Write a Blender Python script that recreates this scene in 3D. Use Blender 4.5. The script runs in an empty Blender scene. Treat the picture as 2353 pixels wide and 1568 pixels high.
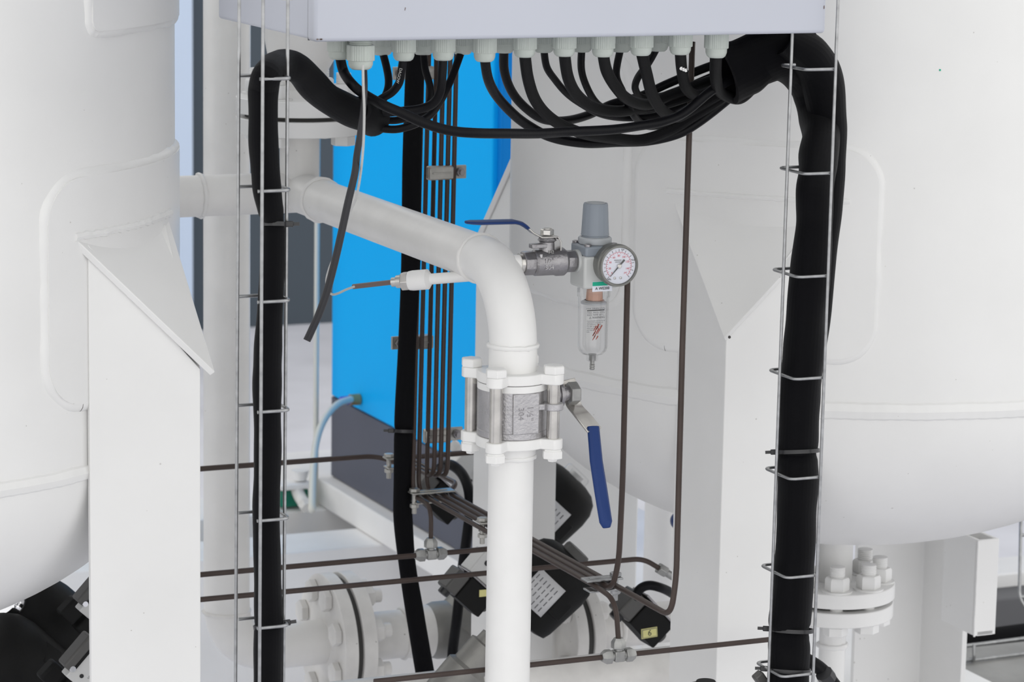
import bpy, math, random
from mathutils import Vector, Matrix, noise
random.seed(7)
sc = bpy.context.scene
V = Vector
# ------------------------------------------------------------------ camera
F = 7050.5; YAW, PIT, ROL = 0.415563, 0.176324, 0.017011
CAM = V((0, 0, 1.75))
FW = V((math.sin(YAW)*math.cos(PIT), math.cos(YAW)*math.cos(PIT), -math.sin(PIT)))
r0 = V((math.cos(YAW), -math.sin(YAW), 0)); d0 = FW.cross(r0)
RT = r0*math.cos(ROL) - d0*math.sin(ROL); DN = d0*math.cos(ROL) + r0*math.sin(ROL)
cd = bpy.data.cameras.new('camera'); cam = bpy.data.objects.new('camera', cd); sc.collection.objects.link(cam)
m = Matrix((( RT.x, -DN.x, -FW.x, CAM.x), (RT.y, -DN.y, -FW.y, CAM.y), (RT.z, -DN.z, -FW.z, CAM.z), (0, 0, 0, 1)))
cam.matrix_world = m
cd.sensor_fit = 'HORIZONTAL'; cd.sensor_width = 36; cd.lens = 36*F/2353; cd.clip_start = .05; cd.clip_end = 100
cd.dof.use_dof = True; cd.dof.focus_distance = 3.42; cd.dof.aperture_fstop = 16
sc.camera = cam
# ------------------------------------------------------------------ light
w = bpy.data.worlds.new('world'); sc.world = w; w.use_nodes = True
nt = w.node_tree; bg = nt.nodes['Background']
tc = nt.nodes.new('ShaderNodeTexCoord'); sp = nt.nodes.new('ShaderNodeSeparateXYZ'); rp = nt.nodes.new('ShaderNodeValToRGB')
nt.links.new(tc.outputs['Generated'], sp.inputs[0]); nt.links.new(sp.outputs['Z'], rp.inputs[0]); nt.links.new(rp.outputs[0], bg.inputs[0])
rp.color_ramp.elements[0].color = (.96, .955, .94, 1); rp.color_ramp.elements[1].color = (.46, .465, .475, 1)
el = rp.color_ramp.elements.new(.40); el.color = (.80, .80, .79, 1)
bg.inputs[1].default_value = 1.72
def sun(name, d, e, ang, col):
    l = bpy.data.lights.new(name, 'SUN'); l.energy = e; l.angle = math.radians(ang); l.color = col
    o = bpy.data.objects.new(name, l); sc.collection.objects.link(o)
    o.rotation_euler = V(d).to_track_quat('-Z', 'Y').to_euler(); o.location = (0, -2, 4)
sun('sun', (.50, 1.0, -.50), .22, 60, (1, .99, .97))
vs = sc.view_settings; vs.view_transform = 'Standard'; vs.look = 'None'; vs.gamma = 1; vs.use_curve_mapping = False; vs.exposure = -0.18

# ------------------------------------------------------------------ geometry of the view
def U(px, py, d): return CAM + FW*d + RT*((px-1176.5)/F*d) + DN*((py-784)/F*d)
def ray(px, py): return FW + RT*((px-1176.5)/F) + DN*((py-784)/F)
def onY(px, py, Y): r = ray(px, py); return CAM + r*((Y-CAM.y)/r.y)
def onX(px, py, X): r = ray(px, py); return CAM + r*((X-CAM.x)/r.x)
def onZ(px, py, Z): r = ray(px, py); return CAM + r*((Z-CAM.z)/r.z)
def pj(P):
    q = P-CAM; d = q.dot(FW); return (1176.5+F*q.dot(RT)/d, 784+F*q.dot(DN)/d, d)
def go(P, A, px=None, py=None):
    """point on the line P + t*A seen at column px (or row py)"""
    q = P-CAM
    if px is not None: k = (px-1176.5)/F; n = RT - FW*k
    else: k = (py-784)/F; n = DN - FW*k
    return P + A*(-q.dot(n)/A.dot(n))
AX, AY, AZ = V((1, 0, 0)), V((0, 1, 0)), V((0, 0, 1))
def PP(pts, d=None):
    out = []; n = len(pts)
    for i, p in enumerate(pts):
        if len(p) > 2: dd = p[2]
        elif isinstance(d, tuple): dd = d[0]+(d[1]-d[0])*i/(n-1)
        else: dd = d
        out.append(U(p[0], p[1], dd))
    return out
def cat(P, k=8):
    out = []; n = len(P)
    for i in range(n-1):
        a, b, c, e = P[max(i-1, 0)], P[i], P[i+1], P[min(i+2, n-1)]
        for j in range(k):
            t = j/k
            out.append(.5*((2*b)+(c-a)*t+(2*a-5*b+4*c-e)*t*t+(-a+3*b-3*c+e)*t**3))
    out.append(P[-1].copy()); return out
def fil(P, r, k=8):
    out = [P[0].copy()]
    for i in range(1, len(P)-1):
        a, b, c = P[i-1], P[i], P[i+1]; u = (a-b); v = (c-b)
        rr = min(r, u.length*.49, v.length*.49); s = b+u.normalized()*rr; e = b+v.normalized()*rr
        for j in range(k+1):
            t = j/k; out.append(s*(1-t)**2+b*2*t*(1-t)+e*t*t)
    out.append(P[-1].copy()); return out

# ------------------------------------------------------------------ materials
def mat(name, col, rough=.5, metal=0, spk=0, mott=.0, bump=0, bsc=200, alpha=None, weave=0, trans=0, coat=0, msc=6, spc=None):
    m = bpy.data.materials.new(name); m.use_nodes = True; n = m.node_tree; b = n.nodes['Principled BSDF']
    L = n.links.new; N = n.nodes.new
    b.inputs['Base Color'].default_value = (*col, 1); b.inputs['Roughness'].default_value = rough; b.inputs['Metallic'].default_value = metal
    if spc is not None: b.inputs['Specular IOR Level'].default_value = spc
    if coat: b.inputs['Coat Weight'].default_value = coat; b.inputs['Coat Roughness'].default_value = .15
    if trans: b.inputs['Transmission Weight'].default_value = trans; b.inputs['IOR'].default_value = 1.2
    tc = N('ShaderNodeTexCoord'); src = None
    if mott:
        t = N('ShaderNodeTexNoise'); t.inputs['Scale'].default_value = msc; t.inputs['Detail'].default_value = 6; L(tc.outputs['Object'], t.inputs['Vector'])
        r = N('ShaderNodeValToRGB'); r.color_ramp.elements[0].position = .3; r.color_ramp.elements[1].position = .7
        r.color_ramp.elements[0].color = (*[c*(1-mott) for c in col], 1); r.color_ramp.elements[1].color = (*[min(1, c*(1+mott*.6)) for c in col], 1)
        L(t.outputs['Fac'], r.inputs[0]); src = r.outputs[0]
    if spk:
        t = N('ShaderNodeTexVoronoi'); t.inputs['Scale'].default_value = 45; L(tc.outputs['Object'], t.inputs['Vector'])
        t2 = N('ShaderNodeTexNoise'); t2.inputs['Scale'].default_value = 9; L(tc.outputs['Object'], t2.inputs['Vector'])
        mm = N('ShaderNodeMath'); mm.operation = 'MULTIPLY_ADD'; L(t2.outputs['Fac'], mm.inputs[0]); mm.inputs[1].default_value = .16; mm.inputs[2].default_value = -.052
        lt = N('ShaderNodeMath'); lt.operation = 'LESS_THAN'; L(t.outputs['Distance'], lt.inputs[0]); L(mm.outputs[0], lt.inputs[1])
        m2 = N('ShaderNodeMath'); m2.operation = 'MULTIPLY'; L(lt.outputs[0], m2.inputs[0]); m2.inputs[1].default_value = spk
        mx = N('ShaderNodeMixRGB'); L(m2.outputs[0], mx.inputs[0]); mx.inputs[1].default_value = (*col, 1); mx.inputs[2].default_value = (.33, .31, .28, 1)
        if src: L(src, mx.inputs[1])
        src = mx.outputs[0]
    if src: L(src, b.inputs['Base Color'])
    if weave:
        wv = N('ShaderNodeTexWave'); wv.bands_direction = 'DIAGONAL'; wv.inputs['Scale'].default_value = weave; wv.inputs['Distortion'].default_value = .6; L(tc.outputs['Object'], wv.inputs['Vector'])
        w2 = N('ShaderNodeTexWave'); w2.bands_direction = 'Z'; w2.inputs['Scale'].default_value = weave*1.3; L(tc.outputs['Object'], w2.inputs['Vector'])
        ad = N('ShaderNodeMath'); L(wv.outputs['Fac'], ad.inputs[0]); L(w2.outputs['Fac'], ad.inputs[1])
        bp = N('ShaderNodeBump'); bp.inputs['Strength'].default_value = .6; bp.inputs['Distance'].default_value = .0006; L(ad.outputs[0], bp.inputs['Height']); L(bp.outputs[0], b.inputs['Normal'])
    elif bump:
        t = N('ShaderNodeTexNoise'); t.inputs['Scale'].default_value = bsc; t.inputs['Detail'].default_value = 3; L(tc.outputs['Object'], t.inputs['Vector'])
        bp = N('ShaderNodeBump'); bp.inputs['Strength'].default_value = bump; bp.inputs['Distance'].default_value = .002; L(t.outputs['Fac'], bp.inputs['Height']); L(bp.outputs[0], b.inputs['Normal'])
    return m
M = dict(
    white=mat('white_paint', (.80, .797, .785), .38, spk=.45, mott=.035, bump=.12, bsc=60),
    pipe=mat('pipe_white_paint', (.79, .78, .76), .4, spk=.6, mott=.06, bump=.15, bsc=70, msc=14),
    dirty=mat('dirty_white_paint', (.74, .725, .70), .45, spk=.9, mott=.16, bump=.2, bsc=60, msc=18),
    clean=mat('bright_white_paint', (.83, .825, .81), .4, mott=.03, bump=.12, bsc=80, msc=20),
    cab=mat('pale_lavender_powder_coat', (.50, .52, .585), .35, mott=.02),
    gland=mat('pale_grey_nylon', (.50, .54, .50), .45, mott=.08, msc=60),
    rubber=mat('black_rubber', (.0035, .0035, .0048), .42, bump=.1, spc=.16),
    rub2=mat('dark_grey_rubber', (.026, .026, .030), .4, spc=.3),
    sleeve=mat('black_woven_sleeve', (.0028, .0028, .004), .5, weave=900, spc=.14),
    sleeve2=mat('black_braided_sleeve', (.006, .006, .007), .5, weave=700, spc=.18),
    foam=mat('matt_black_foam', (.004, .004, .005), .8, bump=.3, spc=.1),
    tie=mat('black_nylon', (.018, .018, .02), .35),
    wire=mat('galvanised_wire', (.40, .405, .41), .34, metal=.9, mott=.22, msc=90),
    zinc=mat('zinc_plated_steel', (.45, .44, .41), .38, metal=.8, mott=.2, msc=60),
    tube=mat('brown_coated_tube', (.060, .043, .037), .42, spc=.3, mott=.15, msc=30),
    fit=mat('grey_fitting_metal', (.36, .36, .35), .4, metal=.7, mott=.15, msc=90),
    ss=mat('cast_stainless_steel', (.50, .49, .50), .42, metal=.85, mott=.12, bump=.35, bsc=350, msc=40),
    sspol=mat('polished_stainless_steel', (.62, .60, .57), .25, metal=.95, mott=.15, msc=60),
    ssdk=mat('darker_cast_steel', (.33, .32, .33), .36, metal=.85, mott=.12, bump=.3, bsc=300, msc=60),
    blueh=mat('dark_blue_vinyl', (.006, .032, .15), .42, spc=.3),
    blue=mat('bright_blue_panel', (.0, .44, 1.0), .55, spc=.15, mott=.03, msc=2),
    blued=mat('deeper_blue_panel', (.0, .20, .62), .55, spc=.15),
    band=mat('slate_plinth', (.085, .092, .125), .5, mott=.1, msc=3),
    slate=mat('slate_wall', (.060, .078, .098), .7, mott=.06, msc=1.5),
    pale=mat('pale_blue_panel', (.56, .66, .82), .6),
    conc=mat('pale_concrete', (.76, .76, .81), .8, mott=.1, msc=3, bump=.3),
    grey=mat('grey_plastic', (.24, .27, .31), .42),
    grey2=mat('light_grey_plastic', (.40, .42, .44), .4),
    regw=mat('white_grey_alloy', (.56, .57, .56), .4),
    gaug=mat('grey_gauge_case', (.21, .21, .195), .35, metal=.4),
    dial=mat('dial_white', (.78, .80, .88), .4),
    ink=mat('black_ink', (.01, .01, .012), .5), red=mat('red_ink', (.65, .03, .08), .5), inkg=mat('grey_ink', (.12, .12, .13), .5),
    rust=mat('rust_streak', (.30, .05, .03), .7),
    green=mat('green_paint', (.0, .42, .26), .5), dgreen=mat('dark_green_paint', (.0, .16, .10), .4),
    copper=mat('sintered_copper', (.58, .33, .24), .5, mott=.1),
    act=mat('black_actuator_plastic', (.010, .010, .010), .6, mott=.1, bump=.1, spc=.15), actg=mat('charcoal_plastic', (.08, .078, .075), .45),
    alum=mat('pale_aluminium', (.60, .60, .59), .4, metal=.2),
    label=mat('silver_label', (.60, .60, .61), .45, mott=.05), yell=mat('yellow_label', (.70, .66, .28), .5),
    castg=mat('grey_cast_valve', (.25, .245, .23), .45, metal=.5, mott=.15, msc=30, bump=.2),
    cord=mat('white_braided_cord', (.72, .72, .70), .6, weave=900), cream=mat('cream_hose', (.66, .66, .60), .4),
    brass=mat('brass', (.45, .33, .16), .35, metal=.7), purp=mat('violet_plastic', (.08, .06, .55), .4),
    bark=mat('brown_heatshrink', (.16, .115, .10), .45), chrome=mat('chrome', (.8, .8, .82), .08, metal=1),
    deck=mat('grey_deck', (.34, .335, .32), .7, mott=.25, msc=8), duct=mat('dark_duct', (.10, .10, .105), .6, mott=.1),
    gdark=mat('dark_gasket', (.05, .048, .045), .7), beam=mat('beam_white_paint', (.86, .855, .85), .5, mott=.08, msc=5),
)
def glass(name, col, a):
    m = bpy.data.materials.new(name); m.use_nodes = True; n = m.node_tree; n.nodes.remove(n.nodes['Principled BSDF'])
    t = n.nodes.new('ShaderNodeBsdfTransparent'); t.inputs[0].default_value = (*col, 1)
    g = n.nodes.new('ShaderNodeBsdfGlossy'); g.inputs['Roughness'].default_value = .05
    lw = n.nodes.new('ShaderNodeLayerWeight'); lw.inputs[0].default_value = .5; p_ = n.nodes.new('ShaderNodeMath'); p_.operation = 'POWER'; p_.inputs[1].default_value = 3.5; n.links.new(lw.outputs['Facing'], p_.inputs[0]); fr = n.nodes.new('ShaderNodeMath'); fr.operation = 'MULTIPLY_ADD'; fr.inputs[1].default_value = .75; fr.inputs[2].default_value = .04; n.links.new(p_.outputs[0], fr.inputs[0]); x = n.nodes.new('ShaderNodeMixShader')
    n.links.new(fr.outputs[0], x.inputs[0]); n.links.new(t.outputs[0], x.inputs[1]); n.links.new(g.outputs[0], x.inputs[2])
    n.links.new(x.outputs[0], n.nodes['Material Output'].inputs[0]); return m
M['clear'] = glass('clear_polycarbonate', (.985, .985, .985), 1.45)

# ------------------------------------------------------------------ mesh builder
WL = {}
def frame(t):
    t = t.normalized(); a = AZ if abs(t.z) < .9 else AX
    u = t.cross(a).normalized(); return u, t.cross(u).normalized()
class MB:
    def __init__(s): s.v = []; s.f = []
    def add(s, vs, fs):
        o = len(s.v); s.v += vs; s.f += [[i+o for i in f] for f in fs]; return s
    def tube(s, P, r, n=14, cap=True, sq=None, jit=0, js=30, hollow=0):
        k = len(P); T = []
        for i in range(k): T.append((P[min(i+1, k-1)]-P[max(i-1, 0)]).normalized())
        u, _ = frame(T[0]); vs = []; 
        for i in range(k):
            u = (u - T[i]*u.dot(T[i])).normalized(); b = T[i].cross(u)
            rr = r[i] if isinstance(r, (list, tuple)) else r
            for j in range(n):
                a = 2*math.pi*j/n; c = u*math.cos(a)+b*math.sin(a)
                q = rr
                if jit: q *= 1+jit*noise.noise((P[i]+c*rr)*js)
                vs.append(P[i]+c*q)
        fs = [[i*n+j, i*n+(j+1) % n, (i+1)*n+(j+1) % n, (i+1)*n+j] for i in range(k-1) for j in range(n)]
        if hollow:
            e = (k-1)*n; rr = r[-1] if isinstance(r, (list, tuple)) else r
            o = len(vs); 
            for q, dep in ((hollow, 0), (hollow, 3.0)):
                for j in range(n): vs.append(P[-1]+(vs[e+j]-P[-1])*q - T[-1]*(rr*dep))
            for j in range(n):
                fs.append([e+j, e+(j+1) % n, o+(j+1) % n, o+j]); fs.append([o+j, o+(j+1) % n, o+n+(j+1) % n, o+n+j])
            fs.append([o+n+j for j in range(n)]); fs.append(list(range(n-1, -1, -1)))
        elif cap: fs += [list(range(n-1, -1, -1)), [(k-1)*n+j for j in range(n)]]
        return s.add(vs, fs)
    def lathe(s, prof, p, ax, n=40, u=None, rib=None):
        ax = ax.normalized()
        if u is None: u, w_ = frame(ax)
        w_ = ax.cross(u); vs = []; k = len(prof)
        for t, r in prof:
            for j in range(n):
                a = 2*math.pi*j/n; q = r*(rib(a, t) if rib else 1)
                vs.append(p+ax*t+(u*math.cos(a)+w_*math.sin(a))*q)
        fs = [[i*n+j, i*n+(j+1) % n, (i+1)*n+(j+1) % n, (i+1)*n+j] for i in range(k-1) for j in range(n)]
        fs += [list(range(n-1, -1, -1)), [(k-1)*n+j for j in range(n)]]
        return s.add(vs, fs)
    def hexn(s, p, ax, r, h, u=None):
        return s.lathe([(0, r*.93), (h*.08, r), (h*.85, r), (h, r*.88)], p, ax, 6, u)
    def box(s, c, x, y, z, X=AX, Y=AY, Z=AZ):
        vs = [c+X*(x*a/2)+Y*(y*b/2)+Z*(z*e/2) for a in (-1, 1) for b in (-1, 1) for e in (-1, 1)]
        return s.add(vs, [[0, 1, 3, 2], [4, 6, 7, 5], [0, 4, 5, 1], [2, 3, 7, 6], [0, 2, 6, 4], [1, 5, 7, 3]])
    def prism(s, poly, d):
        n = len(poly); return s.add([V(p) for p in poly]+[p+d for p in poly], [list(range(n-1, -1, -1)), [n+i for i in range(n)]]+[[i, (i+1) % n, n+(i+1) % n, n+i] for i in range(n)])
    def build(s, name, m, parent=None, bev=0, ang=35, seg=2):
        me = bpy.data.meshes.new(name); c = V((0, 0, 0))
        for q in s.v: c += q
        c /= len(s.v)
        me.from_pydata([tuple(q-c) for q in s.v], [], s.f); me.update()
        o = bpy.data.objects.new(name, me); sc.collection.objects.link(o)
        import bmesh as bm_
        b = bm_.new(); b.from_mesh(me); bm_.ops.recalc_face_normals(b, faces=b.faces); b.to_mesh(me); b.free()
        for p in me.polygons: p.use_smooth = True
        me.set_sharp_from_angle(angle=math.radians(ang))
        me.materials.append(M[m] if isinstance(m, str) else m)
        pw = WL[parent.name] if parent else V((0, 0, 0))
        o.location = c-pw; o.parent = parent; WL[o.name] = c
        if bev:
            md = o.modifiers.new('bevel', 'BEVEL'); md.width = bev; md.segments = seg; md.limit_method = 'ANGLE'; md.angle_limit = math.radians(40); md.harden_normals = False
        return o
def tag(o, label=None, cat=None, group=None, kind=None):
    for k, v in (('label', label), ('category', cat), ('group', group), ('kind', kind)):
        if v: o[k] = v
    return o
def thing(name, loc, label, cat, group=None):
    o = bpy.data.objects.new(name, None); sc.collection.objects.link(o); o.location = loc; o.empty_display_size = .02; WL[o.name] = V(loc)
    return tag(o, label, cat, group)
def text(s, size, P, X, Z, m, parent, name='lettering', ext=.00012, al='CENTER'):
    cu = bpy.data.curves.new('t', 'FONT'); cu.body = s; cu.size = size; cu.align_x = al; cu.align_y = 'CENTER'; cu.extrude = ext; cu.resolution_u = 3
    ob = bpy.data.objects.new('t', cu); sc.collection.objects.link(ob)
    me = bpy.data.meshes.new_from_object(ob.evaluated_get(bpy.context.evaluated_depsgraph_get()))
    bpy.data.objects.remove(ob); bpy.data.curves.remove(cu)
    X = X.normalized(); N = X.cross(Z).normalized(); Z = N.cross(X)
    me.transform(Matrix(((X.x, Z.x, N.x, 0), (X.y, Z.y, N.y, 0), (X.z, Z.z, N.z, 0), (0, 0, 0, 1))))
    o = bpy.data.objects.new(name, me); sc.collection.objects.link(o); me.materials.append(M[m])
    pw = WL[parent.name] if parent else V((0, 0, 0)); o.location = P-pw; o.parent = parent; WL[o.name] = V(P); return o
def px(n, d): return n*d/F

# ================================================================== structure
ZF = 0.0
b = MB().box(V((2, 8, -.05)), 30, 24, .1).build('floor', 'conc'); tag(o := b, kind='structure')
wb = onZ(690, 746, 0).y
tag(MB().box(V((3, wb+.1, 1.2)), 26, .2, 2.4).build('wall_back', 'slate'), kind='structure')
# paler strip of panel on the wall seen beside the left tank
p = onY(404, 300, wb-.06); q = onY(434, 300, wb-.06)
tag(MB().box(V(((p.x+q.x)/2-.03, wb-.05, 1.2)), (q.x-p.x)+.06, .1, 2.4).build('trim_1', 'pale'), kind='structure')

# ================================================================== tanks
D1 = 3.7
RA = U(1657, 1170, D1)                       # outer corner of right tank leg
YL = RA.y; XR = RA.x
MA = go(V((XR, YL, RA.z)), AY, px=1090); A = (MA.y-YL)/2
LA = onY(461, 1200, YL); XL = LA.x
CR = V((XR+A, YL+A, 0)); CL = V((XL-A, YL+A, 0)); LEG = .127
RAD = (XR+A - 0)*0 + None if False else 0
# tank radius from the silhouette at column 1172
def sil(C, pxl, side):
    # radius so that the tangent ray at pxl touches
    r = ray(pxl, 300); r2 = V((r.x, r.y, 0)).normalized(); c = C-V((CAM.x, CAM.y, 0)); return (c-r2*c.dot(r2)).length
R = sil(CR, 1174, -1)
RLt = sil(CL, 402, 1)
print('A', A, 'R', R, RLt, 'CR', CR, pj(V((CR.x, CR.y, 1.0))), 'CL', CL)
def oncyl(pxl, pyl, C, R):
    r = ray(pxl, pyl); o = CAM-C; a = r.x**2+r.y**2; bb = o.x*r.x+o.y*r.y; c = o.x**2+o.y**2-R*R
    disc = bb*bb-a*c
    t = (-bb-math.sqrt(max(disc, 0)))/a; return CAM+r*t
def cyl_pt(C, R, th, z): return V((C.x+R*math.cos(th), C.y+R*math.sin(th), z))
def ang(P, C): return math.atan2(P.y-C.y, P.x-C.x)
def zseam(pxl, pyl, C, R): return oncyl(pxl, pyl, C, R).z
ZSR = zseam(1960, 945, CR, R); ZSL = zseam(100, 1105, CL, RLt)
print('seams', ZSR, ZSL)
def tank(name, C, R, zs, label, hb):
    t = thing(name, (C.x, C.y, 0), label, 'tank', 'white pressure tanks')
    prof = [(zs+.97, .01), (zs+.95, R*.96), (zs+.93, R), (zs, R)]
    for i in range(1, 25):
        a = i/24*math.pi/2*.995; prof.append((zs-hb*math.sin(a), R*math.cos(a)))
    sh = MB(); sh.lathe([(z, r) for z, r in prof], V((C.x, C.y, 0)), AZ, 160, u=AX); sh.build('shell', 'white', t, ang=50)
    return t
def weld(C, R, z, a0, a1, parent, r=.006, m='white', n=240, dz=None):
    P = [cyl_pt(C, R-r*.62, a0+(a1-a0)*i/n, z+.0015*noise.noise(V((i*.11, z*9, 3)))+(dz(i/n) if dz else 0)) for i in range(n+1)]
    rr = [r*(1+.07*noise.noise(V((i*.13, z*5, 1)))+.02*math.sin(i*1.9)) for i in range(n+1)]
    return MB().tube(P, rr, 10).build('weld_seam', m, parent)
def pad(C, R, a0, a1, z0, z1, cr, th, parent, name='pad_plate'):
    """rounded plate wrapped on the shell plus its fillet weld"""
    W_ = (a1-a0)*R; n = 26
    def ext(z):
        e = min(z-z0, z1-z)
        return 0 if e >= cr else cr-math.sqrt(max(cr*cr-(cr-e)**2, 0))
    zs = [z0+cr*(1-math.cos(i/10*math.pi/2)) for i in range(11)]+[z1-cr*(1-math.cos(i/10*math.pi/2)) for i in range(10, -1, -1)]
    vs = []; fs = []; k = len(zs)
    for z in zs:
        e = ext(z)/R
        for j in range(n+1): vs.append(cyl_pt(C, R+th, a0+e+(a1-a0-2*e)*j/n, z))
    for i in range(k-1):
        for j in range(n): fs.append([i*(n+1)+j, i*(n+1)+j+1, (i+1)*(n+1)+j+1, (i+1)*(n+1)+j])
    ring = [(0, j) for j in range(n+1)]+[(i, n) for i in range(1, k)]+[(k-1, j) for j in range(n-1, -1, -1)]+[(i, 0) for i in range(k-2, 0, -1)]
    o = len(vs); m_ = len(ring)
    for i, j in ring:
        q = vs[i*(n+1)+j]; a = math.atan2(q.y-C.y, q.x-C.x); vs.append(cyl_pt(C, R-.002, a, q.z))
    for t in range(m_):
        a = ring[t]; c = ring[(t+1) % m_]; fs.append([a[0]*(n+1)+a[1], c[0]*(n+1)+c[1], o+(t+1) % m_, o+t])
    p = MB().add(vs, fs).build(name, 'white', parent, ang=40)
    P = [vs[i*(n+1)+j] for i, j in ring]; P = [q-(q-V((C.x, C.y, q.z))).normalized()*th*1.15 for q in P]; P.append(P[0])
    Q = []
    for i in range(len(P)-1):
        L_ = (P[i+1]-P[i]).length; s = max(1, int(L_/.006))
        for j in range(s): Q.append(P[i]+(P[i+1]-P[i])*j/s)
    Q.append(P[-1])
    rb = th*1.7; Q = [q-(q-V((C.x, C.y, q.z))).normalized()*th*.75 for q in Q]; rr = [rb*(1+.20*noise.noise(q*28)+.03*math.sin(i*1.3)) for i, q in enumerate(Q)]
    MB().tube(Q, rr, 16, cap=False).build('weld_bead', 'white', p)
    return p
def leg(C, sx, sy, parent, top_in, top_out, capz=None):
    """angle-iron leg, corner outward; inner ends of the flanges reach up to top_in, corner to top_out"""
    g = thing_part = None
    X0 = C.x+sx*A; Y0 = C.y+sy*A; t = .009; z0 = .02
    pl = [(0, 0), (LEG, 0), (LEG, t), (t, t), (t, LEG), (0, LEG)]; zt_ = [top_out, top_in, top_in, top_out, top_in, top_in]
    vs = [V((X0-sx*x, Y0-sy*y, z0)) for x, y in pl]+[V((X0-sx*x, Y0-sy*y, z)) for (x, y), z in zip(pl, zt_)]
    fs = [[i, (i+1) % 6, 6+(i+1) % 6, 6+i] for i in range(6)]+[[0, 1, 2, 3], [0, 3, 4, 5], [6, 7, 8, 9], [6, 9, 10, 11]]
    m_ = MB().add(vs, fs)
    return m_.build('leg', 'white', parent, bev=.001)
def capplate(P, parent, th=.008):
    n = (P[1]-P[0]).cross(P[2]-P[0]).normalized()
    if n.z < 0: n = -n
    o = MB().prism(P, -n*th).build('cap_plate', 'white', parent, bev=.0012)
    return o
def bead(P, r, parent, m='white', st=.004, name='weld_bead'):
    Q = []
    for i in range(len(P)-1):
        s = max(1, int((P[i+1]-P[i]).length/st))
        for j in range(s): Q.append(P[i]+(P[i+1]-P[i])*j/s)
    Q.append(P[-1]); Q = [q+V((noise.noise(q*80), noise.noise(q*80+V((5, 0, 0))), noise.noise(q*80+V((0, 7, 0)))))*r*.22 for q in Q]
    rr = [r*(1+.2*noise.noise(q*90)+.15*math.sin(i*2.3)) for i, q in enumerate(Q)]
    return MB().tube(Q, rr, 8).build(name, m, parent)

TR = tank('pressure_tank', CR, R, ZSR, 'large white pressure tank filling the right side, above the bolted flange', R*.56)
aR = -math.pi*.95, -.1
weld(CR, R, ZSR, aR[0], aR[1], TR, .015)
TL = tank('pressure_tank', CL, RLt, ZSL, 'large white pressure tank at the left edge, right of it its wide flat leg', RLt*.56)
weld(CL, RLt, ZSL-.002, -math.pi*.75, .3, TL, .012)
# pad plates
pa = oncyl(1468, 560, CR, R); pb = oncyl(2014, 560, CR, R)
zt = oncyl(1760, 335, CR, R).z; zb = oncyl(1700, 812, CR, R).z
pad(CR, R, ang(pa, CR), ang(pb, CR), zb, zt, .045, .005, TR)
pa = oncyl(104, 600, CL, RLt); zt = oncyl(250, 395, CL, RLt).z; zb = oncyl(150, 935, CL, RLt).z
pad(CL, RLt, ang(pa, CL), ang(pa, CL)+.95, zb, zt, .05, .0055, TL)
pa = oncyl(205, 60, CL, RLt); zb2 = oncyl(215, 72, CL, RLt).z
pad(CL, RLt, ang(pa, CL), ang(pa, CL)+.95, zb2, zb2+.35, .012, .0055, TL, 'upper_pad_plate')
pa = oncyl(1215, 430, CR, R)
pad(CR, R, math.pi*1.0-.22, math.pi*1.0-.22+.62, ZSR+.1, ZSR+.42, .04, .006, TR)
# legs with sloping caps
zl_out = V(go(V((XL, YL, 1)), AZ, py=846)).z; zl_in = go(V((XL-LEG, YL, 1)), AZ, py=575).z
leg(CL, 1, -1, TL, zl_in+.006, zl_out-.001)
e = .012
capL = [V((XL-LEG-.018, YL-.006, zl_in+.016)), V((XL+.014, YL-.010, zl_out-.004)), V((XL+.010, YL+LEG+.03, zl_in+.016))]
capplate(capL, TL)
aa, ab = ang(capL[0], CL), ang(capL[2], CL)
bead([cyl_pt(CL, RLt+.004, aa+(ab-aa)*i/20, zl_in+.016) for i in range(21)], .005, TL)
zr_out = go(V((XR, YL, 1)), AZ, py=768).z; zr_in = zl_in+(zr_out-zl_out)
leg(CR, -1, -1, TR, zr_in+.006, zr_out-.001)
capR = [V((XR-.008, YL+LEG+.018, zr_in+.016)), V((XR-.006, YL-.006, zr_out-.004)), V((XR+LEG+.03, YL-.010, zr_in+.016))]
capplate(capR, TR)
aa, ab = ang(capR[0], CR), ang(capR[2], CR)
bead([cyl_pt(CR, R+.004, aa+(ab-aa)*i/20, zr_in+.018) for i in range(21)], .0035, TR)
leg(CR, -1, 1, TR, zr_in+.006, zr_out-.001)
capplate([V((XR-.008, CR.y+A-LEG-.018, zr_in+.016)), V((XR-.006, CR.y+A+.006, zr_out-.004)), V((XR+LEG+.03, CR.y+A+.010, zr_in+.016))], TR)
leg(CR, 1, 1, TR, zr_in+.006, zr_out-.001)
leg(CL, 1, 1, TL, zl_in+.006, zl_out-.001)
# rust chip and small green dot on the right tank
q = V((XR-.001, YL-.0022, zr_out-.002)); MB().lathe([(0, .002), (.001, .0015)], q+V((0, -.008, 0)), V((0, -1, .2)), 7).build('rust_chip', 'gdark', TR)
q = oncyl(2160, 161, CR, R); MB().lathe([(0, .0013), (.0008, .001)], q, (q-V((CR.x, CR.y, q.z))), 10).build('green_speck', 'green', TR)

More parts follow.
